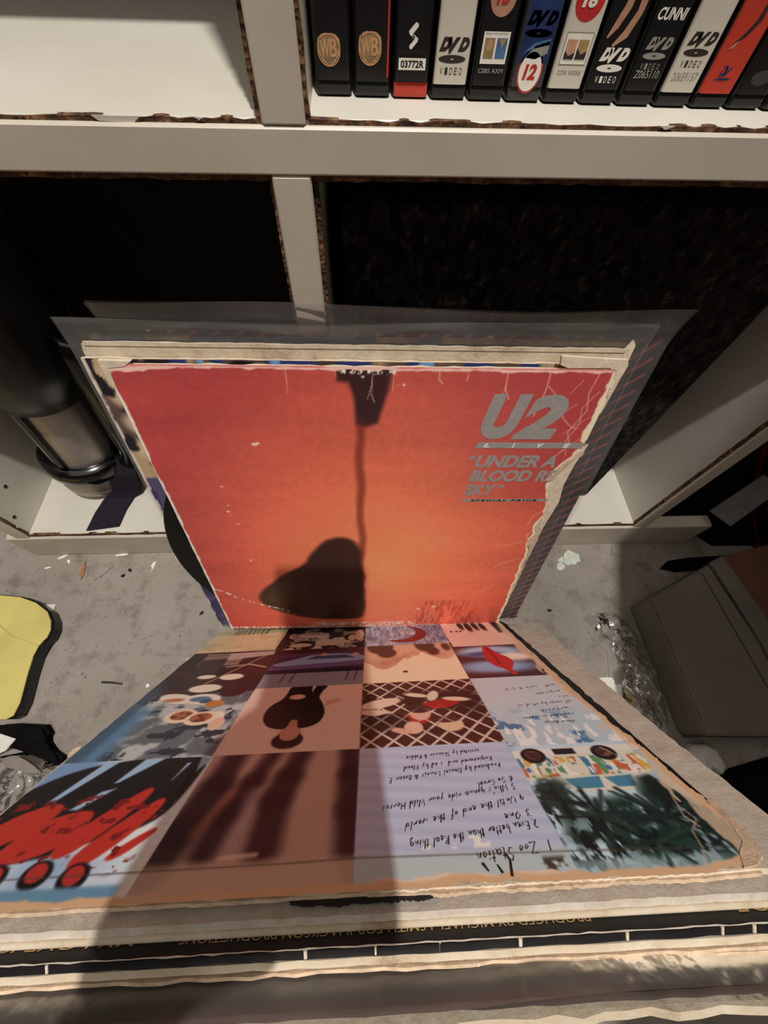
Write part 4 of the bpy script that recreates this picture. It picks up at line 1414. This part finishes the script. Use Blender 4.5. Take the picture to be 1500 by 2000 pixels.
art.put(art.ss(3.0 - rim + 5 * (we - .5), 1.2), (206, 172, 138))
art.put(art.ss(2.4 - (316.5 - V) + 3.0 * (we - .5) + 3.0 * art.ss(art.noise(24, 114, 2) - .60, .1) * art.ss(U - 10, 20), 1.0), (206, 186, 162))
art.put(art.ss(.8 - (U + 166.5) + 1.6 * (we - .5), .7), (188, 176, 160))
bedge = 316.3 - np.clip(3.6 * (art.noise(16, 115, 4, 1, .1) - .52), 0, 3) * 2 * art.ss(U + 20, 60)
rr = 15.0
dx, dy = np.clip(rr - (redge - U), 0, None), np.clip(rr - (bedge - V), 0, None)
keep = (U < redge) & (V < bedge) & (np.hypot(dx, dy) < rr)
art.put(art.ss(np.hypot(dx, dy) - rr + 3.4 + 3 * (we - .5), 1.5), (196, 162, 126))
art.sheet('cover_print', sG, 'print', lambda u, v: np.stack([u, np.full_like(u, .0000), v], 1), keep, 1.5)

# handwriting: dark pen on the pale sheets, upside down to the viewer
hw = Flat()
for txt, u0_, v0_, u1_, v1_, h in (('1  Zoo Station', .0840, .2985, .0525, .3035, .0056), ('2 Even better than the Real thing', .0832, .2880, .0270, .2962, .0046), ('3 One', .0828, .2822, .0700, .2848, .0044),
                                   ('4 Until the end of the world', .0834, .2728, .0258, .2868, .0044), ("5 Who's gonna ride your Wild Horses", .0818, .2655, .0160, .2760, .0044), ('6 So Cruel', .0827, .2600, .0640, .2640, .0040),
                                   ('Produced by Daniel Lanois & Brian E', .0800, .2494, .0200, .2575, .0040), ('Engineered and Mixed by Flood', .0771, .2440, .0285, .2490, .0038), ('assisted by Shannon & Robbie', .0721, .2370, .0305, .2405, .0036),
                                   ('with Jools & U B', .1510, .1630, .1100, .1672, .0036), ('engineer', .1493, .1730, .1290, .1764, .0034), ('mix', .1510, .1812, .1400, .1820, .0034), ('all songs by all of us', .1495, .1880, .1110, .1912, .0036),
                                   ('artwork', .1431, .1966, .1228, .1990, .0034), ('recorded in winter', .1430, .2042, .1082, .2070, .0034), ('sleeve design', .1396, .2126, .1200, .2126, .0034)):
    L_ = u0_ - u1_
    write(hw, txt, -u0_, v0_, h, .00038 if u0_ < .09 else .00030, (v1_ - v0_) / L_, L_)
hw.build('handwriting', 'pen_ink', sG, lambda x, y: (-x, .00025, y))['kind'] = 'stuff'
f = Flat()
for pts in ([(.0640, .3135), (.0655, .3070), (.0648, .3040)], [(.0610, .3120), (.0600, .3085)], [(.0560, .3110), (.0545, .3075)]):
    f.stroke(pts, .0010, .9)
f.build('pen_mark', 'pen_ink', sG, lambda x, y: (x, .00025, y))
# layered torn card along the near edge
r_ = random.Random(5)
for k, (a, b, mt, lo, hi, dv0, amp) in enumerate(((-.166, .010, 'tan_wear', -.0022, -.0008, .3148, .0012), (.000, .160, 'white_wear', -.0016, -.0004, .3140, .0024), (.010, .156, 'tan_wear', -.0026, -.0012, .3152, .0022), (-.018, .036, 'black_card', -.0030, -.0021, .3158, .0026))):
    n = 110
    wk = [r_.random() for _ in range(n + 1)]
    wk = [sum(wk[max(0, i - 3):i + 4]) / len(wk[max(0, i - 3):i + 4]) for i in range(n + 1)]
    top = [(a + (b - a) * i / n, dv0 + .0008 + amp * (wk[i] + .25 * r_.random() - .3) * min(1, 6 * i / n, 6 * (1 - i / n))) for i in range(n + 1)]
    slab('torn_layer', top + [(b, dv0 - .004), (a, dv0 - .004)], lo, hi, mt, sG)
slab('worn_corner', [(.1500, .3150), (.1560, .3140), (.1615, .3105), (.1645, .3050), (.1662, .2960), (.1668, .2830), (.1640, .2820), (.1630, .2950), (.1600, .3040), (.1540, .3090)], -.0022, .0002, 'tan_wear', sG)

# black inner sleeve showing down the right side
sI = sleeve_root('black inner sleeve showing as a ragged strip right of the collage', RB, TB + RB @ Vector((0, -.0028, 0)))
slab('cover_board', ragged(-.1480, .1680, -.0110, .3080, .0008, 17, 60, .012), -.0010, 0, 'black_card', sI)

# cream sleeve with rough surface
sH = sleeve_root('cream rough-surfaced sleeve under the collage with a wide right margin', RB, TB + RB @ Vector((0, -.0040, 0)))
hv = [-.003 + .0042 * k for k in range(71)]
outl = [(-.163, .004)] + [(float(np.interp(v, [0, .0107, .107, .225, .284, .30], [.2085, .2076, .1956, .1883, .188, .187])) + rnd.uniform(-.0006, .0006), v) for v in hv] + [(.1868, .3000), (.1855, .3110), (.1820, .3180)] + [(.180 - .005 * k, .3200 + rnd.uniform(-.0003, .0003)) for k in range(69)]
slab('cover_board', outl, -.0044, 0, 'white_card', sH)
tube('rolled_edge', [(-.163 + .01 * k, -.0040, .3202) for k in range(35)], .0012, 'cream', sH)

# black sleeve with gold lettering
sK = sleeve_root('black sleeve with gold upside-down lettering under the cream one', RB, TB + RB @ Vector((0, -.0090, 0)))
slab('cover_board', ragged(-.1720, .1720, -.0080, .3262, .0003, 19), -.0030, 0, 'black_card', sK)
f = Flat()
f.text('PRODUCED BY MICHAEL J SMITH FOR JJ JACKSON PRODUCTIONS', -.0885, .0556, .3178, .3222, 0, .0)
f.text('MY LOVE IS ALL THE', .0702, .1560, .3180, .3218, .25, .0)
f.text('BEST OF', -.1780, -.1415, .3165, .3220, .1, .0)
f.build('lettering', 'gold_ink', sK, lambda x, y: (-x, .0002, y))
f = Flat()
f.stroke([(-.17 + .004 * k, .3258 + rnd.uniform(-.0002, .0002)) for k in range(86)], .0005, .9)
f.build('worn_edge_line', 'white_ink', sK, lambda x, y: (x, .0002, y))
for u in (-.151, -.098, -.012, .012, .034, .061, .098, .131, .142):
    w_ = rnd.uniform(.0004, .0014)
    prism('worn_patch', [(u, .3259), (u + w_ * 1.4, .3259), (u + w_, .32635), (u + w_ * .3, .3264)], -.0026, .0001, 'white_wear', sK, 'y')

# second cream sleeve
sM = sleeve_root('second cream sleeve in the tipped stack, below the gold lettering', RB, TB + RB @ Vector((0, -.0130, 0)))
slab('cover_board', ragged(-.1725, .1740, -.0040, .3256, .0003, 23), -.0028, 0, 'cream', sM)
slab('cover_board', ragged(-.1715, .1720, -.0040, .3262, .0005, 24), -.0046, -.0033, 'tan_wear', sM)
for u in (-.128, -.062, .021, .046, .118):
    w_ = rnd.uniform(.002, .006)
    prism('worn_patch', [(u, .3256), (u + w_, .3256), (u + w_ * .7, .3265), (u + w_ * .3, .3266)], -.0044, -.0034, 'white_wear', sM, 'y')

# dark sleeve in a glossy bag, then a frayed one nearest the viewer
sN = sleeve_root('dark brown glossy sleeve low in the tipped stack', RB, TB + RB @ Vector((0, -.0190, 0)))
slab('cover_board', ragged(-.1740, .1760, 0.0000, .3345, .0003, 27), -.0028, 0, 'dark_gloss', sN)
sP = sleeve_root('frayed pale sleeve at the very bottom edge of the photo', RB, TB + RB @ Vector((0, -.0262, 0)))
slab('cover_board', ragged(-.1760, .1780, .0020, .3340, .0012, 29), -.0030, 0, 'cream', sP)
film_bag('clear glossy bag round the dark brown sleeve', RB, TB + RB @ Vector((0, -.0190, 0)), -.1765, .1790, .0010, .3375, .0008, -.0036, 9, 1.0, -.0006, 0, .001)

# ------------------------------------------------------------------ things on the floor, left
def hull_outline(pts, n=3):
    """Rounded version of an outline (Chaikin corner cutting)."""
    for _ in range(n):
        q = []
        for a, b in zip(pts, pts[1:] + pts[:1]):
            q += [(a[0] * .75 + b[0] * .25, a[1] * .75 + b[1] * .25), (a[0] * .25 + b[0] * .75, a[1] * .25 + b[1] * .75)]
        pts = q
    return pts


yl = empty('plastic_folder', (-.43, .08, 0))
tag(yl, 'yellow plastic folder with a rounded corner on the floor at left', 'folder')
o_ = hull_outline([(-.470, .150), (-.405, .146), (-.372, .134), (-.355, .110), (-.357, .093), (-.365, .084)], 1)
yp = [(-.53, .150)] + [(-.429, .146), (-.405, .143), (-.385, .136), (-.368, .125), (-.360, .114), (-.357, .104), (-.358, .096), (-.364, .088), (-.3655, .076), (-.365, .061), (-.362, .030), (-.364, .018), (-.370, .015), (-.53, .017)]
prism('cover', [(x + .43, y - .08) for x, y in yp], .0146, .0162, 'yellow', yl, 'z', .0005)
prism('black_body', [(x + .43 + .0022, y - .08 + (.001 if y > .1 else 0)) for x, y in yp], 0.0, .0143, 'black_plastic', yl, 'z', .001)
tube('crease', [(-.425 + .43, .118 - .08, .0163), (-.40 + .43, .100 - .08, .0165), (-.366 + .43, .087 - .08, .0164)], .0006, 'yellow', yl)
prism('closing_tab', [(x + .43, y - .08) for x, y in ((-.3690, .0900), (-.3630, .0860), (-.3655, .0740), (-.3700, .0780))], .0160, .0172, 'yellow', yl, 'z', .0004)
tag(prism('paper_scrap', [(-.398, .138), (-.372, .1375), (-.3735, .124), (-.392, .128)], .0003, .0022, 'paper'), 'white paper corner poking out beside the yellow folder', 'paper')


def crumple(name, outline, z0, h, mat, seed, label, cat, n=26, freq=40.0, parent=None, steep=1.0):
    """A crumpled sheet filling an outline: a bumpy hollow skin resting on the floor."""
    r = random.Random(seed)
    cx, cy = sum(p[0] for p in outline) / len(outline), sum(p[1] for p in outline) / len(outline)
    m_, vs, fs = len(outline) * 4, [], []
    ring = []
    for i in range(len(outline)):
        a, b = outline[i], outline[(i + 1) % len(outline)]
        for k in range(4):
            t_ = k / 4
            ring.append((a[0] + (b[0] - a[0]) * t_, a[1] + (b[1] - a[1]) * t_))
    dirs = [(r.uniform(0, 6.28), r.uniform(.5, 1.6) * freq, r.uniform(0, 6.28)) for _ in range(9)]

    def hgt(x, y):
        s_ = 0
        for a, fq, p in dirs:
            w = math.sin((x * math.cos(a) + y * math.sin(a)) * fq + p)
            s_ += 1 - abs(w) ** .7
        return s_ / len(dirs)
    for j in range(n + 1):
        t_ = j / n
        for (x, y) in ring:
            X, Y = cx + (x - cx) * t_, cy + (y - cy) * t_
            env = (1 - t_ ** 3) ** (.5 * steep)
            jx = (hgt(X + .3, Y) - .4) * .012 * t_ * (1 - t_) * 3
            vs.append((X + jx, Y + jx * .6, z0 + .0004 + h * env * (.25 + 1.3 * hgt(X, Y))))
    m_ = len(ring)
    for j in range(n):
        for i in range(m_):
            k = (i + 1) % m_
            fs.append((j * m_ + i, (j + 1) * m_ + i, (j + 1) * m_ + k, j * m_ + k))
    o = link(name, mesh(name, vs, fs), mat, parent)
    if label:
        tag(o, label, cat)
    return o


pk = tag(prism('dark_scrap', [(-.362, .0105), (-.333, .0085), (-.3260, .0010), (-.3290, -.0090), (-.3180, -.0140), (-.3065, -.0200), (-.3040, -.0270), (-.3120, -.0280), (-.3250, -.0180), (-.3460, -.0110), (-.3800, -.0080), (-.3800, .010)], .0002, .0120, 'shade_cloth', None, 'z', .003), 'black scrap below the yellow folder, dark object and its shade in one', 'cloth')
pk.name = 'scrap_and_shade'  # one black shape for a dark item and the shade around it
crumple('plastic_wrap', [(-.349, -.014), (-.335, -.0115), (-.320, -.017), (-.307, -.026), (-.301, -.034), (-.310, -.055), (-.332, -.072), (-.372, -.076), (-.400, -.050), (-.390, -.020)], .0002, .020, 'bag_film', 12, 'crumpled clear plastic wrap at the left edge beside the collage sleeve', 'plastic wrap', 24, 90)
tag(prism('foil_strip', hull_outline([(-.352, -.019), (-.338, -.016), (-.312, -.029), (-.309, -.036), (-.325, -.030), (-.347, -.026)], 2), .024, .0285, 'silver_metal', None, 'z', .0015), 'shiny pale strip lying on the crumpled wrap at left', 'strip')
tag(prism('card_scrap', [(-.420, .004), (-.372, .002), (-.355, -.003), (-.361, -.013), (-.400, -.030)], .0125, .0140, 'paper', None, 'z', .0004), 'white card scrap above the crumpled wrap at the left edge', 'card')

# ------------------------------------------------------------------ things on the floor, right
gb = empty('cardboard_box', (.386, .067, 0))
tag(gb, 'flattened grey cardboard box lying in shadow at right', 'box')
base = [(.313, .113), (.421, .163), (.4365, .040), (.444, -.028), (.326, -.023)]
base = [(.313, .114), (.421, .1625), (.4385, .060), (.4400, -.030), (.320, -.024)]
loc = lambda pts: [(x - .37, y - .065) for x, y in pts]
prism('panel', loc([(.313, .114), (.386, .1468), (.409, -.028), (.3195, -.024)]), .0005, .0400, 'grey_card', gb, 'z', .002)
prism('panel', loc([(.3868, .1470), (.4030, .1545), (.4190, .060), (.4190, -.028), (.4098, -.028)]), .0005, .0392, 'grey_card', gb, 'z', .002)
prism('flap', loc([(.4000, .1550), (.4210, .1640), (.4440, .060), (.4470, -.030), (.4180, -.028), (.4190, .060)]), .0400, .0432, 'grey_card', gb, 'z', .0014)
prism('panel', loc([(.4220, .1640), (.4900, .1790), (.5200, .0500), (.5200, -.030), (.4480, -.030), (.4450, .060)]), .0005, .0395, 'brown_card', gb, 'z', .002)
prism('flap', loc([(.3200, -.0245), (.4400, -.0300), (.4395, -.0330), (.3220, -.0275)]), .0005, .0300, 'grey_card', gb, 'z', .002)
crumple('plastic_bag', [(.262, .104), (.276, .112), (.300, .112), (.316, .100), (.326, .070), (.332, .040), (.330, .004), (.322, -.020), (.306, -.026), (.286, -.010), (.275, .010), (.278, .040), (.284, .064), (.272, .078)], 0.0006, .026, 'bag_film', 33, 'crumpled clear plastic bag on the floor right of the collage', 'plastic bag', 34, 120)
tag(prism('printed_paper', [(.2480, .0370), (.2780, .0370), (.2830, .0290), (.2900, .0300), (.3050, .0060), (.3000, -.0150), (.2740, -.0050)], .0002, .0007, 'paper'), 'white paper with a yellow and black print under the clear bag', 'paper')
pp = bpy.data.objects['printed_paper']
f = Flat()
f.poly([(.2900, .0240), (.2960, .0190), (.3020, .0070), (.2960, .0060), (.2890, .0130)])
f.build('yellow_print', 'yellow', pp, lambda x, y: (x, y, .0008))
f = Flat()
f.stroke([(.2900, .0260), (.2890, .0180), (.2860, .0120), (.2890, .0080)], .0028, .6)
f.stroke([(.2890, .0160), (.2950, .0110)], .0022, .6)
f.build('black_print', 'black_ink', pp, lambda x, y: (x, y, .0009))
tag(crumple('paper_lump', [(.333, -.036), (.342, -.0305), (.356, -.0305), (.367, -.037), (.371, -.052), (.364, -.059), (.354, -.052), (.346, -.060), (.336, -.052)], .0005, .020, 'paper', 41, None, None, 14, 40, None, .6), 'torn white paper lump in front of the grey cardboard box', 'paper')
crumple('shade_cloth', [(.352, -.066), (.376, -.054), (.45, -.040), (.54, -.045), (.56, -.16), (.42, -.18), (.345, -.12)], .0005, .010, 'shade_cloth', 57, 'black sheet added as floor shade below the grey cardboard box', 'cloth', 12, 22)  # dark sheet added in place of deep floor shade
crumple('shade_heap', [(.362, .232), (.392, .226), (.440, .224), (.47, .196), (.56, .195), (.62, .22), (.66, .30), (.60, .42), (.50, .46), (.40, .45), (.362, .36)], .0005, .045, 'shade_cloth', 51, 'black heap added as shade on the floor right of the bookcase', 'cloth', 22, 16)  # added so the shaded floor here goes black
crumple('floor_shade', [(.385, .165), (.40, .176), (.43, .180), (.53, .184), (.60, .150), (.58, .12), (.50, .178), (.44, .169), (.425, .166), (.405, .160)], .0003, .012, 'shade_cloth', 52, 'flat black sheet added as shade between the kickboard and the grey box', 'cloth', 12, 50)  # shade on the floor, put in as a thin black sheet
tp = prism('tape_strip', [(-.045, -.013), (.045, -.013), (.047, .012), (-.043, .014)], 0, .0012, 'grey_tape', None, 'z', .0003)
tag(tp, 'grey strip of fabric tape lying on the black shade heap at right', 'tape')
tp.location = (.470, .226, .072)
tp.rotation_euler = (math.radians(-14), math.radians(-9), math.radians(30))
# round case on its edge at the far right
dc = empty('round_case', (.545, .150, .187))
tag(dc, 'round black case with a thin red rim standing at the right edge', 'case')
for nm, prof, mt in (('shell', [(0, -.02), (.176, -.02), (.184, -.012), (.184, .05), (.176, .058), (0, .058)], 'black_plastic'), ('rim', [(.178, -.022), (.1868, -.020), (.1868, -.008), (.178, -.006)], 'red_lacquer'),
                     ('rim', [(.150, -.0215), (.158, -.024), (.163, -.0215)], 'red_lacquer'), ('panel', [(0, -.0235), (.128, -.0235), (.131, -.0205)], 'red_lacquer')):
    b_ = lathe(nm, prof, mt, dc, 64)
    b_.rotation_euler = (0, math.pi / 2, 0)
    b_.scale = (1, 1, 1)

# ------------------------------------------------------------------ debris
def scrap(name, pts, h, mat, label, cat, z=.0002, tilt=(0, 0), grp=None):
    cx, cy = sum(p[0] for p in pts) / len(pts), sum(p[1] for p in pts) / len(pts)
    o = prism(name, [(x - cx, y - cy) for x, y in pts], 0, h, mat)
    o.location = (cx, cy, z)
    o.rotation_euler = (tilt[0], tilt[1], 0)
    return tag(o, label, cat, grp)


def blob(cx, cy, rx, ry, ang, n=11, seed=0, jag=.35):
    r = random.Random(seed)
    out = []
    for k in range(n):
        a = 2 * math.pi * k / n
        q = 1 - jag * r.random()
        x, y = rx * math.cos(a) * q, ry * math.sin(a) * q
        c, s_ = math.cos(ang), math.sin(ang)
        out.append((cx + x * c - y * s_, cy + x * s_ + y * c))
    return out


scrap('paint_flake', blob(.272, .183, .014, .012, .4, 15, 1), .0008, 'paint_flake', 'larger pale green paint flake right of the standing sleeves', 'paint flake', .0006, (.03, .05))
scrap('paint_flake', blob(.2555, .1715, .009, .0055, .5, 11, 2), .0008, 'paint_flake', 'smaller pale green paint flake beside the larger one', 'paint flake', .0003)
scrap('paint_flake', blob(.2635, .181, .010, .006, .2, 11, 3), .0006, 'paint_flake', 'pale green flake tucked under the larger paint flake', 'paint flake', .0001)
scrap('paper_bit', [(.3300, .1960), (.3380, .1910), (.3350, .1895), (.3440, .1840), (.3330, .1880), (.3270, .1850), (.3300, .1905)], .0012, 'grey_ink', 'torn lilac paper bit at the foot of the kickboard', 'paper')
scrap('wood_splinter', [(-.3550, .1920), (-.3530, .1850), (-.3515, .1780), (-.3530, .1680), (-.3560, .1760), (-.3565, .1840)], .0016, 'splinter', 'reddish wood splinter lying near the left kickboard', 'splinter')
scrap('grey_shard', [(-.3240, .1850), (-.3190, .1860), (-.3240, .1770), (-.3370, .1660), (-.3340, .1690), (-.3270, .1780)], .0012, 'grey_ink', 'grey shard beside the reddish wood splinter', 'shard')
scrap('bark_chip', blob(-.2340, .1960, .012, .006, .1, 12, 6), .0018, 'tan_wear', 'tan bark chip by the vinyl disc near the kickboard', 'chip')
scrap('twig', [(-.2930, .0500), (-.2820, .0492), (-.2700, .0470), (-.2700, .0455), (-.2820, .0470), (-.2935, .0478)], .0012, 'dark_ink', 'thin dark twig on the bare concrete left of the collage', 'twig')
scrap('paper_curl', [(-.2700, .1890), (-.2660, .1905), (-.2670, .1830), (-.2705, .1745), (-.2690, .1810), (-.2715, .1840)], .0010, 'white_ink', 'short white paper curl left of the tan bark chip', 'paper')
for k, (x, y, a, b, an, lb) in enumerate(((-.312, .2005, .010, .0020, .1, 'curved white paper shaving against the left kickboard'), (-.386, .1990, .007, .0020, .5, 'white shaving nearest the left end of the kickboard'),
                                          (-.3760, .1930, .0035, .0020, 2., 'small white flake among the shavings at left'), (-.3990, .1850, .0050, .0014, .3, 'thin white sliver in front of the left kickboard'),
                                          (-.2030, .0700, .0024, .0016, 0., 'white speck near the left edge of the collage'), (-.2420, .0440, .0024, .0024, 0., 'round white speck farther down the collage edge'),
                                          (-.3000, -.0190, .0095, .0060, .6, 'pale pink chip beside the collage near the lower left'))):
    scrap('paper_flake', blob(x, y, a, b, an, 9, 20 + k, .25), .0008, 'tan_wear' if k == 6 else 'white_ink', lb, 'flake')
for k, (x, y, lb) in enumerate(((-.303, .172, 'dark crumb of two beside the grey shard, the larger'), (-.296, .1790, 'dark crumb near the paper shavings, the smaller'), (.2270, .1150, 'dark leggy crumb on the concrete right of the sleeves'), (-.197, .123, 'dark speck left of the standing sleeves'))):
    scrap('dark_crumb', blob(x, y, .0036, .0022, 1.1 + k, 8, 40 + k, .5), .0015, 'black_ink', lb, 'crumb')
# fine grit: far too small and many to count
r_ = random.Random(99)
vs, fs = [], []
for k in range(520):
    x, y = r_.uniform(-.45, .42), r_.uniform(-.10, .20)
    if y > .16 or r_.random() < .6:
        s_ = r_.uniform(.0003, .0010)
        i = len(vs)
        a = r_.uniform(0, 6.28)
        for q in range(4):
            vs.append((x + s_ * math.cos(a + q * 1.57) * r_.uniform(.5, 1.3), y + s_ * math.sin(a + q * 1.57) * r_.uniform(.5, 1.3), .0001))
        vs.append((x, y, s_ * .8))
        fs += [(i, i + 1, i + 4), (i + 1, i + 2, i + 4), (i + 2, i + 3, i + 4), (i + 3, i, i + 4)]
gr = link('floor_grit', mesh('floor_grit', vs, fs), 'white_wear')
gr.data.materials.append(MAT['black_ink'])
for p in gr.data.polygons:
    p.material_index = (p.index // 4) % 5 > 2
tag(gr, 'fine pale and dark grit strewn over the concrete floor', 'grit', None, 'stuff')

# ------------------------------------------------------------------ what throws the shadows: the phone, and an unseen table added to shade the right
ph = empty('smartphone', Vector((0, 0, CAMZ)) - FW * .0065 + DN * .004 - RT * .016, Matrix((RT, -DN, -FW)).transposed())
tag(ph, 'black smartphone held flat above the records, outside the frame', 'phone')
box('body', -.0350, .0350, -.080, .080, -.0040, .0042, 'black_plastic', ph, .003, 3)
box('screen', -.0330, .0330, -.078, .078, .0042, .0045, 'screen', ph)
box('camera_bump', .004, .026, -.012, .018, -.0052, -.0040, 'black_gloss', ph, .0005)
tb = empty('shade_table', (.492, -.046, 0), Matrix.Rotation(math.radians(-18), 3, 'Z'))
tag(tb, 'unseen brown wooden table added outside the frame to shade the right side', 'table')
box('table_top', -.26, .34, -.40, .165, .705, .730, 'wood', tb, .002)
lathe('column', [(0, .02), (.05, .02), (.03, .08), (.028, .55), (.05, .68), (.10, .705), (0, .705)], 'wood', tb, 24).location = (.17, -.04, 0)
lathe('foot', [(0, 0), (.16, 0), (.165, .012), (.05, .03), (0, .03)], 'wood', tb, 32).location = (.17, -.04, 0)

# the hand that holds the phone (phone frame: x right, y towards the lens end, z towards the user)
hp = empty('person', Vector((0, 0, CAMZ)) - FW * .0065 + DN * .036 - RT * .002, Matrix((RT, -DN, -FW)).transposed())
tag(hp, 'left hand and dark woollen cuff holding the smartphone, outside the frame', 'person')
J, Eg, Rd = [], [], []


def joint(p, r, prev=None):
    J.append(p)
    Rd.append(r)
    if prev is not None:
        Eg.append((prev, len(J) - 1))
    return len(J) - 1


fa = joint((-.058, -.270, .095), .030)
wr = joint((-.070, -.155, .045), .024, fa)
pm = joint((-.068, -.085, .022), .021, wr)
for y_, ln in ((.002, 1.0), (-.020, 1.08), (-.041, 1.0), (-.060, .84)):
    kn = joint((-.058, y_ - .006, .006), .0105, pm)
    p1 = joint((-.0480, y_, -.0110), .0088, kn)
    p2 = joint((-.0480 + .020 * ln, y_ + .002, -.0145), .0078, p1)
    joint((-.0480 + .036 * ln, y_ + .003, -.0135), .0066, p2)
th = joint((-.062, -.056, .024), .0120, pm)
t2 = joint((-.048, -.026, .0190), .0098, th)
joint((-.036, .000, .0140), .0078, t2)
hme = bpy.data.meshes.new('hand')
hme.from_pydata(J, Eg, [])
hand = link('hand', hme, 'skin', hp)
sk = hand.modifiers.new('skin', 'SKIN')
sk.use_smooth_shade = True
lay = hme.skin_vertices[0].data if hme.skin_vertices else None
if lay:
    for k, r in enumerate(Rd):
        lay[k].radius = (r, r)
        lay[k].use_root = (k == 0)
hand.modifiers.new('smooth', 'SUBSURF').levels = 2
hand.modifiers['smooth'].render_levels = 2
cb = bmesh.new()
tube_bm(cb, [(-.030, -.440, .150), (-.050, -.320, .108), (-.064, -.225, .072), (-.066, -.200, .062)], [.050, .044, .037, .034], 20, False)
link('cuff', from_bm('cuff', cb), 'sleeve', hp, True)
